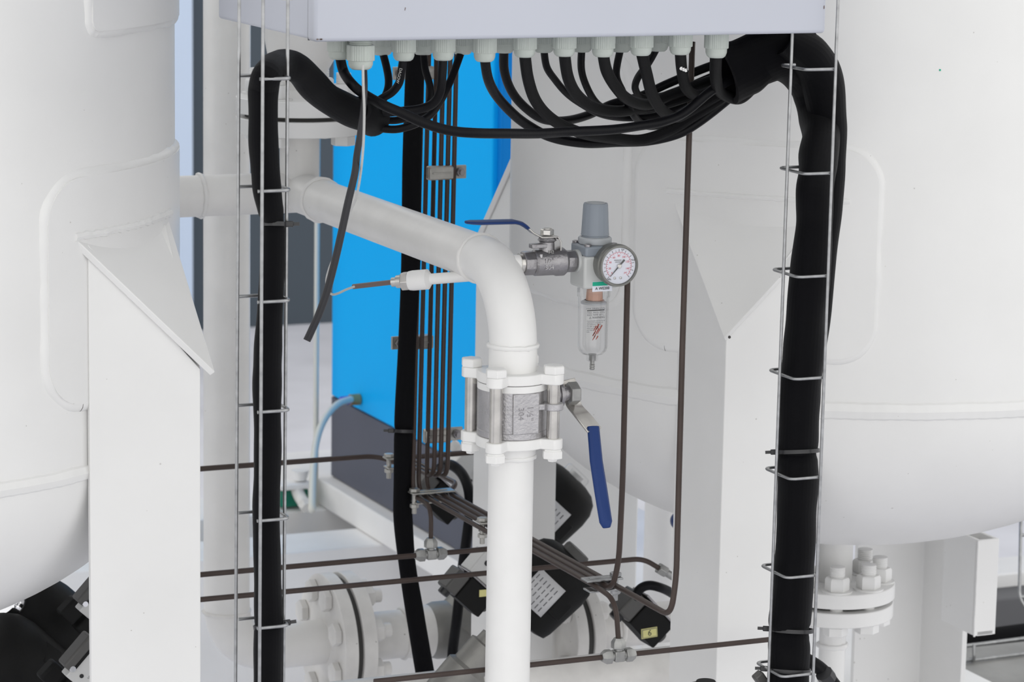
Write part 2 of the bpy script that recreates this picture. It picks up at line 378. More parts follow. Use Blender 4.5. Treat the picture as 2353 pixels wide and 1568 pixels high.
# ---- bottom nozzle and flanges of the right tank
def bolt_set(C, r, n, z0, z1, br, parent, a0=.3, ax=AZ, m='white', u=None):
    u_, w_ = (AX, AY) if ax == AZ else (AZ, ax.cross(AZ)) if u is None else (u, ax.cross(u))
    for i in range(n):
        a = a0+2*math.pi*i/n; P = C+(u_*math.cos(a)+w_*math.sin(a))*r
        bt = MB(); hx = br*1.75
        bt.lathe([(z0-.004-br*1.1, br), (z1+br*3.4, br), (z1+br*3.6, br*.8)], P, ax, 14,)
        bt.lathe([(z1, hx*1.25), (z1+.002, hx*1.25)], P, ax, 20)
        bt.hexn(P+ax*(z1+.002), ax, hx, br*1.9)
        bt.hexn(P+ax*(z0-br*1.5), ax, hx, br*1.5)
        bo = bt.build('bolt', m, parent)
        th = MB(); pr = []
        for k in range(6): pr += [(z1+.002+br*2.0+k*br*.26, br*1.0), (z1+.002+br*2.13+k*br*.26, br*1.1)]
        th.lathe(pr+[(z1+br*3.7, br*.9)], P, ax, 14); th.build('thread', m, bo)
def flange(parent, C, ax, r, th, bore, m='white'):
    return MB().lathe([(0, r-.001), (.001, r), (th-.001, r), (th, r-.001)], C, ax, 72).build('flange', m, parent, ang=30)
NB = V((CR.x, CR.y, 0)); nozx, nozy, dn = pj(V((CR.x, CR.y, 1.0)))
gz = lambda py: go(V((CR.x, CR.y, 1)), AZ, py=py).z
zf = gz(1334)
rf = px(140, dn)
noz = thing('flange_joint', (CR.x, CR.y, zf), 'white bolted flange pair on the short pipe below the right tank', 'flange')
MB().lathe([(zf-.002, px(40, dn)), (gz(1180), px(40, dn))], NB, AZ, 40).build('neck', 'white', noz)
thk = px(34, dn)
flange(noz, V((CR.x, CR.y, zf-thk)), AZ, rf, thk, 0)
MB().lathe([(0, rf*.8), (px(9, dn), rf*.8)], V((CR.x, CR.y, zf-thk-px(9, dn))), AZ, 48).build('gasket', 'gdark', noz)
flange(noz, V((CR.x, CR.y, zf-2*thk-px(11, dn))), AZ, rf*.985, thk, 0)
bolt_set(NB, rf*.74, 8, zf-2*thk-px(11, dn), zf, px(19, dn)*.85, noz, a0=-1.25)
zb_ = zf-2*thk-px(11, dn)
MB().tube(fil([V((CR.x, CR.y, zb_+.001)), V((CR.x, CR.y, zb_-.17)), V((CR.x-.3, CR.y, zb_-.17))], .08), px(31, dn), 24).build('pipe', 'white', noz)
bead([V((CR.x+px(31, dn)*math.cos(a*.3), CR.y+px(31, dn)*math.sin(a*.3), zb_-.045)) for a in range(22)], .004, noz)

# ================================================================== skid frame and background
# side beam under the blue machine and the far one
PB = U(762, 1094, 6.2)  # far bottom corner of the blue machine
XB = PB.x; zB = PB.z
near = go(PB, AY, px=1118)
far_y = PB.y
zp0 = go(PB, AZ, py=1157).z
o = MB().box(V((XB+.22, (near.y+far_y)/2-.35, (zp0+zB)/2-.0005)), .5, far_y-near.y+1.2, zB-zp0-.003).build('machine_plinth', 'beam', bev=.003); tag(o, 'long white plinth under the blue machine, receding to the left', 'plinth')
pf = onZ(880, 1252, zp0); pb_ = onZ(820, 1214, zp0); xe = XB+.40
o = MB().box(V(((xe+.0)/2, (pf.y+pb_.y)/2, zp0/2)), xe, pb_.y-pf.y, zp0).build('skid_beam', 'beam', bev=.003)
tag(o, 'wide white steel skid beam running across behind the tray, lit along its top', 'beam')
p2 = onZ(700, 1175, zp0)
o = MB().box(V((xe/2, p2.y+.09, zp0/2)), xe, .18, zp0).build('skid_beam', 'beam', bev=.003)
tag(o, 'white skid beam with the green valve standing on it, behind the tray', 'beam')
dv = pj(p2)[2]+.05
print('zp0', zp0, 'dv', dv, 'front beam depth', pj(pf)[2], 'zB', zB)
# blue machine
bm_ = thing('blue_machine', (XB+.4, (near.y+far_y)/2, zB), 'bright blue machine housing with slate plinth band behind the pipes', 'machine housing')
zband = U(762, 912, pj(PB)[2]).z
zband = go(PB, AZ, py=912).z
L_ = far_y-near.y; H_ = 1.7
MB().box(V((XB+.14, near.y+L_/2, zB+H_/2)), .25, L_-.02, H_).build('frame', 'blued', bm_)
MB().box(V((XB+.008, near.y+L_/2+.005, (zband+zB+H_)/2+.002)), .016, L_, H_-(zband-zB)).build('side_panel', 'blue', bm_, bev=.003)
MB().box(V((XB+.01, near.y+L_/2+.005, (zband+zB)/2)), .02, L_, zband-zB).build('plinth_band', 'band', bm_, bev=.002)
MB().box(V((XB+.14, near.y-.004, zB+H_/2)), .26, .02, H_).build('front_panel', 'blued', bm_, bev=.003)
# drain hose from the blue side, thin post, green valve
fp = onX(826, 918, XB-.002); dF = pj(fp)[2]
dh = thing('drain_hose', fp, 'cream drain hose curving down from the blue machine side', 'hose')
MB().tube(cat(PP([(806, 918, dF-.03), (775, 930, dF-.08), (745, 965, dF-.14), (727, 1015, dF-.2), (720, 1080, dF-.28), (717, 1160, dF-.36), (717, 1172, dF-.36)])), px(8, 6), 14).build('hose', 'cream', dh)
MB().lathe([(0, px(13, 6)), (.02, px(13, 6))], fp+V((-.02, 0, 0)), AX, 20).build('bulkhead_nut', 'brass', dh)
MB().lathe([(0, px(9, 6)), (.02, px(10, 6))], fp+V((-.04, 0, 0)), AX, 20).build('collar', 'purp', dh)
tb = U(725, 1170, dv+0.00)
o = MB().tube([V((tb.x, tb.y, tb.z)), V((tb.x, tb.y, tb.z+1.0))], px(6, dv-0.02), 12).build('thin_post', 'cream')
tag(o, 'thin cream vertical tube standing left of the blue machine', 'tube')
gv = thing('drain_valve', U(690, 1170, dv-0.02), 'small white valve with a green body on the skid beam behind the left tray', 'valve')
MB().box(U(668, 1140, dv-0.02), .06, .05, .035).build('valve_body', 'dgreen', gv, bev=.004)
MB().box(U(672, 1114, dv-0.04), .07, .05, .012).build('top_plate', 'beam', gv, bev=.003)
MB().lathe([(0, .012), (.02, .018)], U(690, 1092, dv-0.04)-AZ*.01, AZ, 12).build('cap', 'beam', gv)
MB().tube(cat([U(680, 1118, dv-0.04), U(688, 1140, dv-0.06), U(704, 1165, dv-0.10)]), px(14, dv-0.02), 16).build('elbow', 'dirty', gv)
MB().lathe([(0, px(17, dv-0.02)), (.012, px(17, dv-0.02)), (.02, px(12, dv-0.02))], U(701, 1160, dv-0.10), U(715, 1182, dv-0.14)-U(703, 1163, dv-0.10), 6).build('nut', 'dirty', gv)
# columns / pipes behind, right of centre
o = MB().box(U(1369, 1250, 4.95)+V((0, .05, 0)), .150, .1, .9).build('back_post', 'white', bev=.003)
tag(o, 'broad white steel post in the background between the two brown risers', 'post')
p_ = U(1520, 1350, 4.9)
o = MB().tube([V((p_.x, p_.y, .3)), V((p_.x, p_.y, 1.15))], px(43, 4.9), 32).build('standpipe', 'beam')
tag(o, 'bright white vertical pipe standing behind the right tank leg', 'pipe')
o = MB().lathe([(0, .001), (.002, px(17, 4.6)), (.02, px(22, 4.6)), (.03, px(20, 4.6)), (.034, .001)], U(1556, 1196, 4.6), V((-.3, -1, .2)), 24).build('handwheel', 'blueh')
tag(o, 'round dark blue handwheel just visible under the right tank', 'handwheel')

# ================================================================== white piping
PV = 3.5
vc = U(1172, 1200, PV)               # centre line of the front riser
VX, VY = vc.x, vc.y
def atv(py): return go(vc, AZ, py=py).z
pr_ = thing('pipe_run', (VX, VY, atv(1568)), 'white pipe run: diagonal pipe and elbow dropping to the big ball valve', 'pipe')
rp_ = px(55.5, 3.5)
ztop = atv(846)
zc = go(vc, AZ, py=622).z            # height of the incoming pipe axis
bk = go(V((VX, VY, zc)), AY, px=688)
Rb = .088
path = [V((VX, VY, ztop-.01)), V((VX, VY, zc)), V((bk.x, bk.y, zc))]
zs0 = atv(793)
MB().tube([V((VX, VY, ztop-.012)), V((VX, VY, zs0))], rp_, 40).build('lower_stub', 'clean', pr_)
elb = []
for i in range(21):
    a = i/20*math.pi/2; elb.append(V((VX, VY+Rb*(1-math.cos(a)), zc-Rb+Rb*math.sin(a))))
elb = [V((VX, VY, zs0))]+elb+[V((VX, VY+Rb+.01, zc))]
MB().tube(elb, rp_*.985, 40).build('elbow', 'clean', pr_)
bead([V((VX+rp_*math.cos(a*.2), VY+rp_*math.sin(a*.2), zs0)) for a in range(32)], .0028, pr_, 'clean', name='weld_seam')
ws = VY+Rb+.01
bead([V((VX+rp_*math.cos(a*.2), ws, zc+rp_*math.sin(a*.2))) for a in range(32)], .0026, pr_, 'pipe', name='weld_seam')
MB().tube([V((VX, ws-.002, zc)), V((VX, bk.y+.0, zc))], rp_*.98, 40).build('diagonal_pipe', 'pipe', pr_)
bkd = pj(bk)[2]; print('bk', bk, bkd, 'zc', zc, pj(bk), pj(V((VX, VY, zc))))
bead([V((VX+rp_*math.cos(a*.2), bk.y-.085, zc+rp_*math.sin(a*.2))) for a in range(32)], .003, pr_, 'pipe', name='weld_seam')
# branch left into the tank and tee upward
MB().tube([V((VX+rp_*.3, bk.y, zc)), V((CL.x+RLt*.6, bk.y, zc))], rp_*.99, 40).build('branch_pipe', 'pipe', pr_)
wx = go(V((VX, bk.y, zc)), AX, px=460).x
bead([V((wx, bk.y+rp_*math.cos(a*.2), zc+rp_*math.sin(a*.2))) for a in range(32)], .0035, pr_, 'pipe', name='weld_seam')
# flanges above tee
T0 = V((VX, bk.y, 0)); dT = bkd
tz = lambda py: go(V((VX, bk.y, 1)), AZ, py=py).z
MB().tube([V((VX, bk.y, zc)), V((VX, bk.y, tz(265)))], rp_*.96, 36).build('tee_neck', 'pipe', pr_)
rF = px(146, dT); thF = px(36, dT)
zl = tz(285)
fj = thing('flange_joint', (VX, bk.y, zl), 'white bolted flange pair behind the left tray, under a white valve bowl', 'flange')
flange(fj, V((VX, bk.y, zl-thF/2)), AZ, rF, thF, 0)
MB().lathe([(0, rF*.86), (px(10, dT), rF*.86)], V((VX, bk.y, zl+thF/2)), AZ, 48).build('gasket', 'gdark', fj)
flange(fj, V((VX, bk.y, zl+thF/2+px(10, dT))), AZ, rF, thF, 0)
bolt_set(T0, rF*.76, 4, zl-thF/2, zl+thF*1.5+px(10, dT), px(20, dT)*.8, fj, a0=-.82)
zbw = zl+thF*1.5+px(10, dT)
o = MB().lathe([(-.002, rp_*1.5), (.01, rp_*1.15), (.03, rp_*1.2), (.05, rp_*1.6), (.085, rp_*1.85), (.12, rp_*1.85), (.3, rp_*1.85)], V((VX+.002, bk.y, zbw)), AZ, 40).build('valve_bowl', 'pipe', fj)
# sensor pocket welded on diagonal pipe
sp0 = U(1075, 640, PV+.07); sp1 = U(975, 640, PV+.07)
sA = U(1098, 633, PV+.06); sB = U(985, 642, PV+.08); dr = (sB-sA).normalized()
MB().tube([sA-dr*.01, sB], px(13, PV), 20).build('sensor_stub', 'clean', pr_)
MB().lathe([(0, px(13, PV)), (.004, px(24, PV)), (.022, px(24, PV)), (.027, px(22.5, PV))], sB-dr*.003, dr, 28).build('threaded_socket', 'clean', pr_)
bead([sA+(AZ*math.cos(a*.4)+dr.cross(AZ)*math.sin(a*.4))*px(13, PV) for a in range(17)], .0028, pr_, 'clean')
se = thing('temperature_sensor', sB, 'temperature probe with hex nut screwed into the white socket', 'sensor')
s2 = sB+dr*.0235
MB().hexn(s2, dr, px(23.5, PV), px(20, PV)).build('hex_nut', 'sspol', se, bev=.0005)
MB().lathe([(0, px(16, PV)), (.007, px(15, PV)), (.0071, px(11, PV)), (.013, px(11, PV))], s2+dr*px(19, PV), dr, 24).build('ferrule', 'sspol', se)
sq = s2+dr*(px(19, PV)+.012)
e1 = U(812, 659, PV+.13)
MB().tube([sq, e1], px(6.2, PV), 14, hollow=.7).build('cable_sleeve', 'bark', se)
o = MB().tube(cat(PP([(814, 659, 3.6), (795, 666, 3.59), (778, 674, 3.57), (764, 677, 3.54), (754, 668, 3.51), (750, 645, 3.47), (757, 616, 3.42), (770, 584, 3.37), (790, 530, 3.3), (806, 485, 3.25), (819, 452, 3.21), (829, 395, 3.17), (835, 330, 3.14), (837, 255, 3.115), (835, 200, 3.10), (834, 150, 3.10)]), 10), px(2.9, 3.3), 10).build('sensor_cord', 'cord')
tag(o, 'thin white braided cord hanging from the lowest gland to the probe', 'cord')
# lower riser under the big valve
zd = atv(1000)
lo = thing('riser_pipe', (VX, VY, .02), 'straight white riser pipe below the big ball valve', 'pipe')
MB().tube([V((VX, VY, zd)), V((VX, VY, atv(1046)))], px(56, PV), 40).build('socket', 'clean', lo)
MB().tube([V((VX, VY, atv(1040))), V((VX, VY, .02))], px(52, PV), 40).build('pipe', 'clean', lo)
bead([V((VX+px(54, PV)*math.cos(a*.2), VY+px(54, PV)*math.sin(a*.2), atv(1047))) for a in range(32)], .0028, lo, 'clean')

# ---- big three piece ball valve
bv = thing('ball_valve', (VX, VY, atv(935)), 'large stainless ball valve with white lobed end plates and blue lever', 'valve')
H = px(142, PV)/2; zu, zw = atv(862), atv(1010)
def lobed(z, th, r, name):
    pts = []
    for k in range(72):
        a = 2*math.pi*k/72; dx, dy = math.cos(a), math.sin(a)
        rad = px(86, PV)*.95
        best = rad
        for sx in (-1, 1):
            for sy in (-1, 1):
                c = V((sx*H, sy*H)); b_ = c.dot(V((dx, dy))); q = b_*b_-c.dot(c)+r*r
                if q > 0: best = max(best, b_+math.sqrt(q))
        pts.append(V((VX+dx*best, VY+dy*best, z)))
    pl = MB().prism(pts, V((0, 0, th))); return pl.build(name, 'clean', bv, bev=.0012)
tp = px(24, PV)
lobed(zu-tp/2, tp, px(23, PV), 'end_plate'); lobed(zw-tp/2, tp, px(23, PV), 'end_plate')
Rb_ = px(80, PV); zm0, zm1 = zw+tp/2, zu-tp/2; hh = zm1-zm0
MB().lathe([(0, Rb_*.97), (hh*.02, Rb_*1.0), (hh*.12, Rb_), (hh*.13, Rb_*.985), (hh*.9, Rb_*.985), (hh*.91, Rb_), (hh*.97, Rb_)], V((VX, VY, zm0)), AZ, 64).build('valve_body', 'ss', bv)
MB().lathe([(0, Rb_*1.005), (hh*.12, Rb_*1.005)], V((VX, VY, zm1-hh*.13)), AZ, 64).build('seat_ring', 'clean', bv)
# cast pad with size marks
fa = V((math.sin(.2), -math.cos(.2), 0)); fx = V((fa.y*-1, fa.x, 0)); fx = AZ.cross(fa)
cp = V((VX, VY, (zm0+zm1)/2)); cf = fa
dirf = (V((CAM.x, CAM.y, 0))-V((VX, VY, 0))).normalized(); rtf = V((-dirf.y, dirf.x, 0)); rtf = AZ.cross(dirf)
fa = (dirf*math.cos(.42)+rtf*math.sin(.42)).normalized(); fx = AZ.cross(fa)
MB().prism([cp+fa*(Rb_*.93)+fx*x+AZ*z for x, z in ((-.016, -hh*.38), (.016, -hh*.38), (.016, hh*.36), (-.016, hh*.36))], fa*(Rb_*.072)).build('cast_pad', 'ss', bv, bev=.001)
text('1½"', .0105, cp+fa*(Rb_*1.004)+fx*.0045, V((0, 0, -1)), fx, 'ssdk', bv, 'cast_lettering', .0004)
text('304', .0095, cp+fa*(Rb_*1.004)-fx*.0065, V((0, 0, -1)), fx, 'ssdk', bv, 'cast_lettering', .0004)
for sx in (-1, 1):
    for sy in (-1, 1):
        c = V((VX+sx*H, VY+sy*H, 0)); bb_ = MB()
        bb_.lathe([(zw-tp, px(15, PV)), (zu+tp*.4, px(15, PV))], c, AZ, 20)
        rod = bb_.build('tie_rod', 'sspol', bv)
        MB().lathe([(0, px(25, PV)), (.001, px(26, PV)), (px(17, PV), px(26, PV)), (px(20, PV), px(22, PV))], c+AZ*(zu+tp/2), AZ, 6, u=V((.97, .2, 0))).build('bolt_head', 'clean', rod, bev=.0008)
        MB().lathe([(0, px(22, PV)), (px(4, PV), px(22, PV)), (px(5, PV), px(25, PV)), (px(22, PV), px(25, PV)), (px(23, PV), px(13, PV)), (px(30, PV), px(11, PV))], c+AZ*(zw-tp/2), -AZ, 6, u=V((.97, .2, 0))).build('nut', 'clean', rod, bev=.0008)
# lug around right rod
c = V((VX+H, VY-H, atv(925)))
MB().lathe([(-.004, px(23, PV)), (.004, px(23, PV))], c, AZ, 24).box(c+V((-.012, .008, 0)), .02, .02, .007).build('rod_lug', 'ss', bv, bev=.001)
# stem and lever on the +X side
st = V((VX+Rb_*.9, VY, atv(922)+.004))
stm = MB(); stm.lathe([(0, px(22, PV)), (.012, px(22, PV)), (.0121, px(30, PV)), (.017, px(30, PV)), (.0171, px(26, PV)), (.02, px(26, PV)), (.0201, px(31, PV)), (.024, px(31, PV)), (.0241, px(17, PV)), (.036, px(17, PV))], st, AX, 28)
stm.build('stem', 'ssdk', bv)
nutp = st+V((.033, 0, 0)); MB().hexn(nutp, AX, px(28, PV), px(26, PV), u=AZ).build('stem_nut', 'fit', bv, bev=.0008)
# lever: plate in planes x = const, folded outwards
lx = st.x+.0275
lp = V((lx, VY, 0)); LD = pj(V((lx, VY, 1)))[2]
def lev(px_, py_, dx=0): return onX(px_, py_, lx+dx) if False else None
# lever centre path: (x offset, y offset, z)
zst = st.z
cpt = [V((lx, VY, zst+.014)), V((lx, VY, zst-.012)), V((lx+.028, VY-.004, zst-.040))]
gA = U(1365, 985, LD-.02); gB = U(1392, 1208, LD-.045)
wd = V((0, 1, 0)); hw = px(30, PV)
w0 = V((0, 1, 0))
def strip(P, W, th, name, m, parent, bev=.0006):
    vs = []; fs = []
    for i, p in enumerate(P):
        t = (P[min(i+1, len(P)-1)]-P[max(i-1, 0)]).normalized(); wv = W[i][0]; n = t.cross(wv).normalized(); wv = n.cross(t).normalized()*W[i][1]
        vs += [p-wv-n*th/2, p+wv-n*th/2, p+wv+n*th/2, p-wv+n*th/2]
    for i in range(len(P)-1):
        for j in range(4): fs.append([i*4+j, i*4+(j+1) % 4, i*4+4+(j+1) % 4, i*4+4+j])
    fs += [[3, 2, 1, 0], [len(vs)-4+j for j in range(4)]]
    return MB().add(vs, fs).build(name, m, parent, bev=bev)
LP = [U(1306, 872, LD), U(1312, 900, LD), U(1318, 930, LD-.002), U(1338, 955, LD-.012), U(1366, 990, LD-.02)]
WV = (AY*.55+AX*-.15+AZ*.0).normalized()
strip(cat(LP, 4), [((RT*.75+FW*.65), px(19, PV)+px(6, PV)*min(1, i/12)) for i in range(17)], .0026, 'lever_plate', 'sspol', bv)
gP = [U(1363, 980, LD-.022), U(1370, 1060, LD-.028), U(1381, 1130, LD-.034), U(1392, 1200, LD-.04), U(1394, 1214, LD-.041)]
def grip(P, ws, th, name, parent, m='blueh', W=None, hexa=True):
    W = W or (RT*.9+FW*.45)
    vs = []; fs = []; n = 8
    for i, p in enumerate(P):
        t = (P[min(i+1, len(P)-1)]-P[max(i-1, 0)]).normalized(); n_ = t.cross(W).normalized(); wv = n_.cross(t).normalized(); a, b_ = ws[i], th*(ws[i]/max(ws))**.5
        for x, y in ((-1, -.35), (-.55, -1), (.55, -1), (1, -.35), (1, .35), (.55, 1), (-.55, 1), (-1, .35)): vs.append(p+wv*(a*x)+n_*(b_*y))
    for i in range(len(P)-1):
        for j in range(n): fs.append([i*n+j, i*n+(j+1) % n, (i+1)*n+(j+1) % n, (i+1)*n+j])
    fs += [list(range(n-1, -1, -1)), [(len(P)-1)*n+j for j in range(n)]]
    return MB().add(vs, fs).build(name, m, parent, bev=.0012, seg=3)
grip(gP, [px(15, PV), px(16, PV), px(16.5, PV), px(16, PV), px(9, PV)], px(9, PV), 'lever_grip', bv)

# ---- small ball valve on the elbow
sd = 3.50
c0 = U(1212, 605, sd+.0); 
hv = thing('ball_valve', c0, 'small stainless ball valve with long blue lever beside the white elbow', 'valve')
e0 = go(c0, AX, px=1158); 
def atx(pxl): return go(c0, AX, px=pxl)
MB().tube([atx(1178), atx(1200)], px(21, sd), 24).build('nipple', 'clean', hv)
MB().tube([atx(1192), atx(1206)], px(23, sd), 24).build('thread', 'sspol', hv)
kx = lambda a, b_: (atx(b_)-atx(a)).length
MB().lathe([(0, px(27, sd)), (kx(1200, 1203), px(29, sd)), (kx(1200, 1222), px(29, sd)), (kx(1200, 1226), px(27, sd))], atx(1200), AX, 8, u=V((0, math.cos(.39), math.sin(.39)))).build('hex_end', 'ssdk', hv, bev=.0008)
MB().lathe([(0, px(27, sd)), (kx(1224, 1228), px(30.5, sd)), (kx(1224, 1272), px(30.5, sd)), (kx(1224, 1276), px(33, sd)), (kx(1224, 1292), px(33, sd)), (kx(1224, 1298), px(28, sd))], atx(1224), AX, 40).build('valve_body', 'ssdk', hv)
MB().lathe([(0, px(25, sd)), (kx(1297, 1300), px(26.5, sd)), (kx(1297, 1316), px(26.5, sd)), (kx(1297, 1319), px(24, sd))], atx(1297), AX, 8, u=V((0, math.cos(.39), math.sin(.39)))).build('hex_end', 'ssdk', hv, bev=.0008)
MB().tube([atx(1317), atx(1342)], px(19, sd), 8).build('nipple', 'ssdk', hv, bev=.0005)
sc_ = atx(1256); zz = lambda py: go(sc_, AZ, py=py).z
MB().lathe([(zz(590), px(24, sd)), (zz(578), px(18, sd)), (zz(556), px(17, sd)), (zz(552), px(22, sd)), (zz(545), px(18, sd))], V((sc_.x, sc_.y, 0)), AZ, 28).build('stem_neck', 'ssdk', hv)
MB().hexn(V((sc_.x, sc_.y, zz(556))), AZ, px(18, sd), px(9, sd)).build('gland_nut', 'sspol', hv)
MB().box(V((sc_.x-.010, sc_.y-.003, zz(563))), .024, .010, .005).box(V((sc_.x-.018, sc_.y, zz(590))), .012, .02, .004).build('stop_lug', 'ssdk', hv, bev=.0008)
MB().lathe([(0, px(4.5, sd)), (.008, px(4.5, sd))], V((sc_.x-.012, sc_.y-.011, zz(596))), AZ, 12).build('lug_pin', 'ss', hv)
# lever
zL = zz(543)
lv = [V((sc_.x+.014, sc_.y, zL-.022)), V((sc_.x+.014, sc_.y, zL-.006)), V((sc_.x+.010, sc_.y, zL)), V((sc_.x-.010, sc_.y, zL)), U(1218, 531, sd), U(1206, 520, sd)]
lv = lv[:4]+[V((q.x, sc_.y, q.z)) for q in (onY(1222, 534, sc_.y), onY(1208, 521, sc_.y))]
strip(lv, [(AY, .0085)]*2+[(AY, .009)]*2+[(AY, .0055)]*2, .0018, 'lever_plate', 'sspol', hv)
gp = [onY(x, y, sc_.y) for x, y in ((1214, 526), (1207, 520), (1196, 513), (1180, 509.5), (1100, 511.5), (1082, 511), (1070, 511))]
grip(gp, [.0052, .0065, .0085, .0095, .0098, .008, .004], .0024, 'lever_grip', hv, W=AY)
MB().hexn(V((sc_.x, sc_.y, zL+.0015)), AZ, px(16, sd), px(14, sd)).lathe([(0, px(10, sd)), (px(16, sd), px(10, sd))], V((sc_.x, sc_.y, zL+.0015)), AZ, 20).build('lever_nut', 'sspol', hv, bev=.0006)
f0 = V((sc_.x-.003, sc_.y-px(31, sd), atx(1256).z))
text('H2', .0055, V((sc_.x+.001, sc_.y-px(20, sd), zz(577))), AX, AZ, 'fit', hv, 'cast_lettering', .0006)
text('1/2"\n304', .0075, V((atx(1250).x, sc_.y-px(30.7, sd), sc_.z)), AX, AZ, 'ss', hv, 'cast_lettering', .0006)

# ---- filter regulator with gauge
rg0 = V(atx(1342)); rd = pj(rg0)[2]
RC = V((go(rg0, AX, px=1366).x, rg0.y, 0)); 
rzz = lambda py: go(V((RC.x, RC.y, 1)), AZ, py=py).z
P0 = lambda py: V((RC.x, RC.y, rzz(py)))
fr = thing('filter_regulator', P0(620), 'grey and white air filter regulator with clear bowl beside the small valve', 'regulator')
k_ = rd/F
kn = MB(); kn.lathe([(0, 31*k_), (8*k_, 31*k_), (9*k_, 33*k_), (12*k_, 32*k_), (78*k_, 28.5*k_), (82*k_, 27*k_)], P0(548), AZ, 48, rib=lambda a, t: 1.0 if (int(a/(2*math.pi)*48) % 8) else .97)
knb = kn.build('pressure_knob', 'grey', fr)
MB().lathe([(0, 22*k_), (1.5*k_, 22*k_), (1.6*k_, 19*k_), (.9*k_, 18.9*k_)], P0(548)+AZ*(82*k_), AZ, 40).build('knob_cap', 'grey2', knb)
MB().lathe([(0, 37*k_), (3*k_, 39*k_), (14*k_, 39*k_), (17*k_, 36*k_)], P0(560), AZ, 12).build('lock_ring', 'grey2', fr, bev=.0005)
MB().box(P0(572), 84*k_, 84*k_, 24*k_).build('bonnet', 'grey', fr, bev=.0025)
for sx in (-1, 1):
    for sy in (-1, 1): MB().lathe([(0, 8*k_), (5*k_, 8*k_), (6*k_, 6*k_)], P0(561)+V((sx*33*k_, sy*33*k_, 0)), AZ, 16).build('screw', 'ssdk', fr)
zb0, zb1_ = rzz(658), rzz(583)
bd = MB(); bd.box(V((RC.x, RC.y, (zb0+zb1_)/2)), 88*k_, 80*k_, zb1_-zb0)
bd.build('valve_body', 'regw', fr, bev=.003, seg=3)
MB().lathe([(0, 26*k_), (8*k_, 26*k_)], V((RC.x-50*k_, RC.y, rg0.z)), AX, 28).build('port_boss', 'regw', fr)
# label on front face of the body
fy = RC.y-40.6*k_
MB().box(V((RC.x+2*k_, fy, rzz(652))), 50*k_, .0006, 24*k_).build('sticker', 'dial', fr)
MB().box(V((RC.x-4*k_, fy-.0006, rzz(646))), 38*k_, .0006, 9*k_).build('green_stripe', 'green', fr)
text('A WE200', 9*k_, V((RC.x+2*k_, fy-.0006, rzz(657))), AX, AZ, 'ink', fr)
# gauge
gc = V((0, 0, 0)); gc = onY(1421, 611, RC.y-78*k_); GY = gc.y
gg = thing('pressure_gauge', gc, 'round grey pressure gauge with white dial screwed to the regulator front', 'gauge')
gg.name = 'pressure_gauge'
kg = pj(gc)[2]/F
MB().lathe([(0, 44*kg), (3*kg, 47*kg), (6*kg, 49.5*kg), (12*kg, 49.5*kg), (14*kg, 48*kg), (44*kg, 46*kg), (50*kg, 40*kg)], gc, AY, 64).build('case', 'gaug', gg)
MB().lathe([(0, 12*kg), (40*kg, 12*kg)], gc+AY*(45*kg), AY, 20).build('stem', 'ssdk', gg)
dl = MB().lathe([(0, 42*kg), (.0004, 42*kg)], gc-AY*.0008, AY, 64).build('dial', 'dial', gg)
tk = MB(); tr = MB(); dY = gc.y-.0011
def pol(a, r): return V((gc.x+math.sin(a)*r*kg, dY, gc.z+math.cos(a)*r*kg))
arc = [pol(math.radians(-135+270*i/60), 32) for i in range(61)]
tr.tube(arc, .35*kg, 4)
for i in range(31):
    a = math.radians(-135+9*i); L2 = 28 if i % 2 == 0 else 30; tr.tube([pol(a, 32), pol(a, L2)], .45*kg, 4)
for i in range(11):
    a = math.radians(-135+27*i); tk.tube([pol(a, 33.5), pol(a, 39)], .55*kg, 4); 
    if i < 10: a += math.radians(13.5); tk.tube([pol(a, 33.5), pol(a, 37)], .4*kg, 4)
tr.build('red_scale', 'red', dl); tk.build('black_scale', 'ink', dl)
for s, a in (('0', -133), ('20', -103), ('40', -68), ('60', -33), ('80', -1), ('100', 31), ('120', 68), ('140', 108), ('psi', 133)):
    text(s, 6.5*kg, pol(math.radians(a), 23.5), AX, AZ, 'red', dl, 'red_numeral', .00005)
for s, a in (('0.6', 14), ('0.8', 72), ('MPa', -142)): text(s, 6*kg, pol(math.radians(a), 38.5), AX, AZ, 'ink', dl, 'black_numeral', .00005)
text('PRESSURE\nGAUGE', 4.2*kg, pol(0, 11)+V((-3*kg, 0, 0)), AX, AZ, 'inkg', dl, 'lettering', .00005)
dY2 = gc.y-.0022
na = math.radians(-137); nv = V((math.sin(na), 0, math.cos(na))); pn = V((-nv.z, 0, nv.x)); c_ = V((gc.x, dY2, gc.z))
MB().prism([c_+nv*(33*kg)-pn*(.5*kg), c_+nv*(33*kg)+pn*(.5*kg), c_+pn*(1.6*kg), c_-nv*(19*kg)+pn*(2.4*kg), c_-nv*(19*kg)-pn*(2.4*kg), c_-pn*(1.6*kg)], V((0, -.0003, 0))).build('needle', 'ink', gg)
MB().lathe([(0, 5*kg), (.0012, 5*kg), (.0016, 4*kg)], c_, -AY, 24).build('hub', 'sspol', gg)
for sx in (-10, 5): MB().lathe([(0, 3*kg), (.001, 2.6*kg), (.0015, 1*kg)], V((gc.x+sx*kg, dY, gc.z-28*kg)), -AY, 16).build('screw', 'sspol', gg)
MB().lathe([(0, 43*kg), (.0003, 43*kg)], V((gc.x, gc.y-.0032, gc.z)), AY, 48).build('glass', 'clear', gg)
MB().lathe([(0, 49*kg), (.0035, 47.5*kg), (.0036, 43.5*kg), (0.0, 43.5*kg)], V((gc.x, gc.y+.0004, gc.z)), -AY, 64).build('bezel', 'gaug', gg)
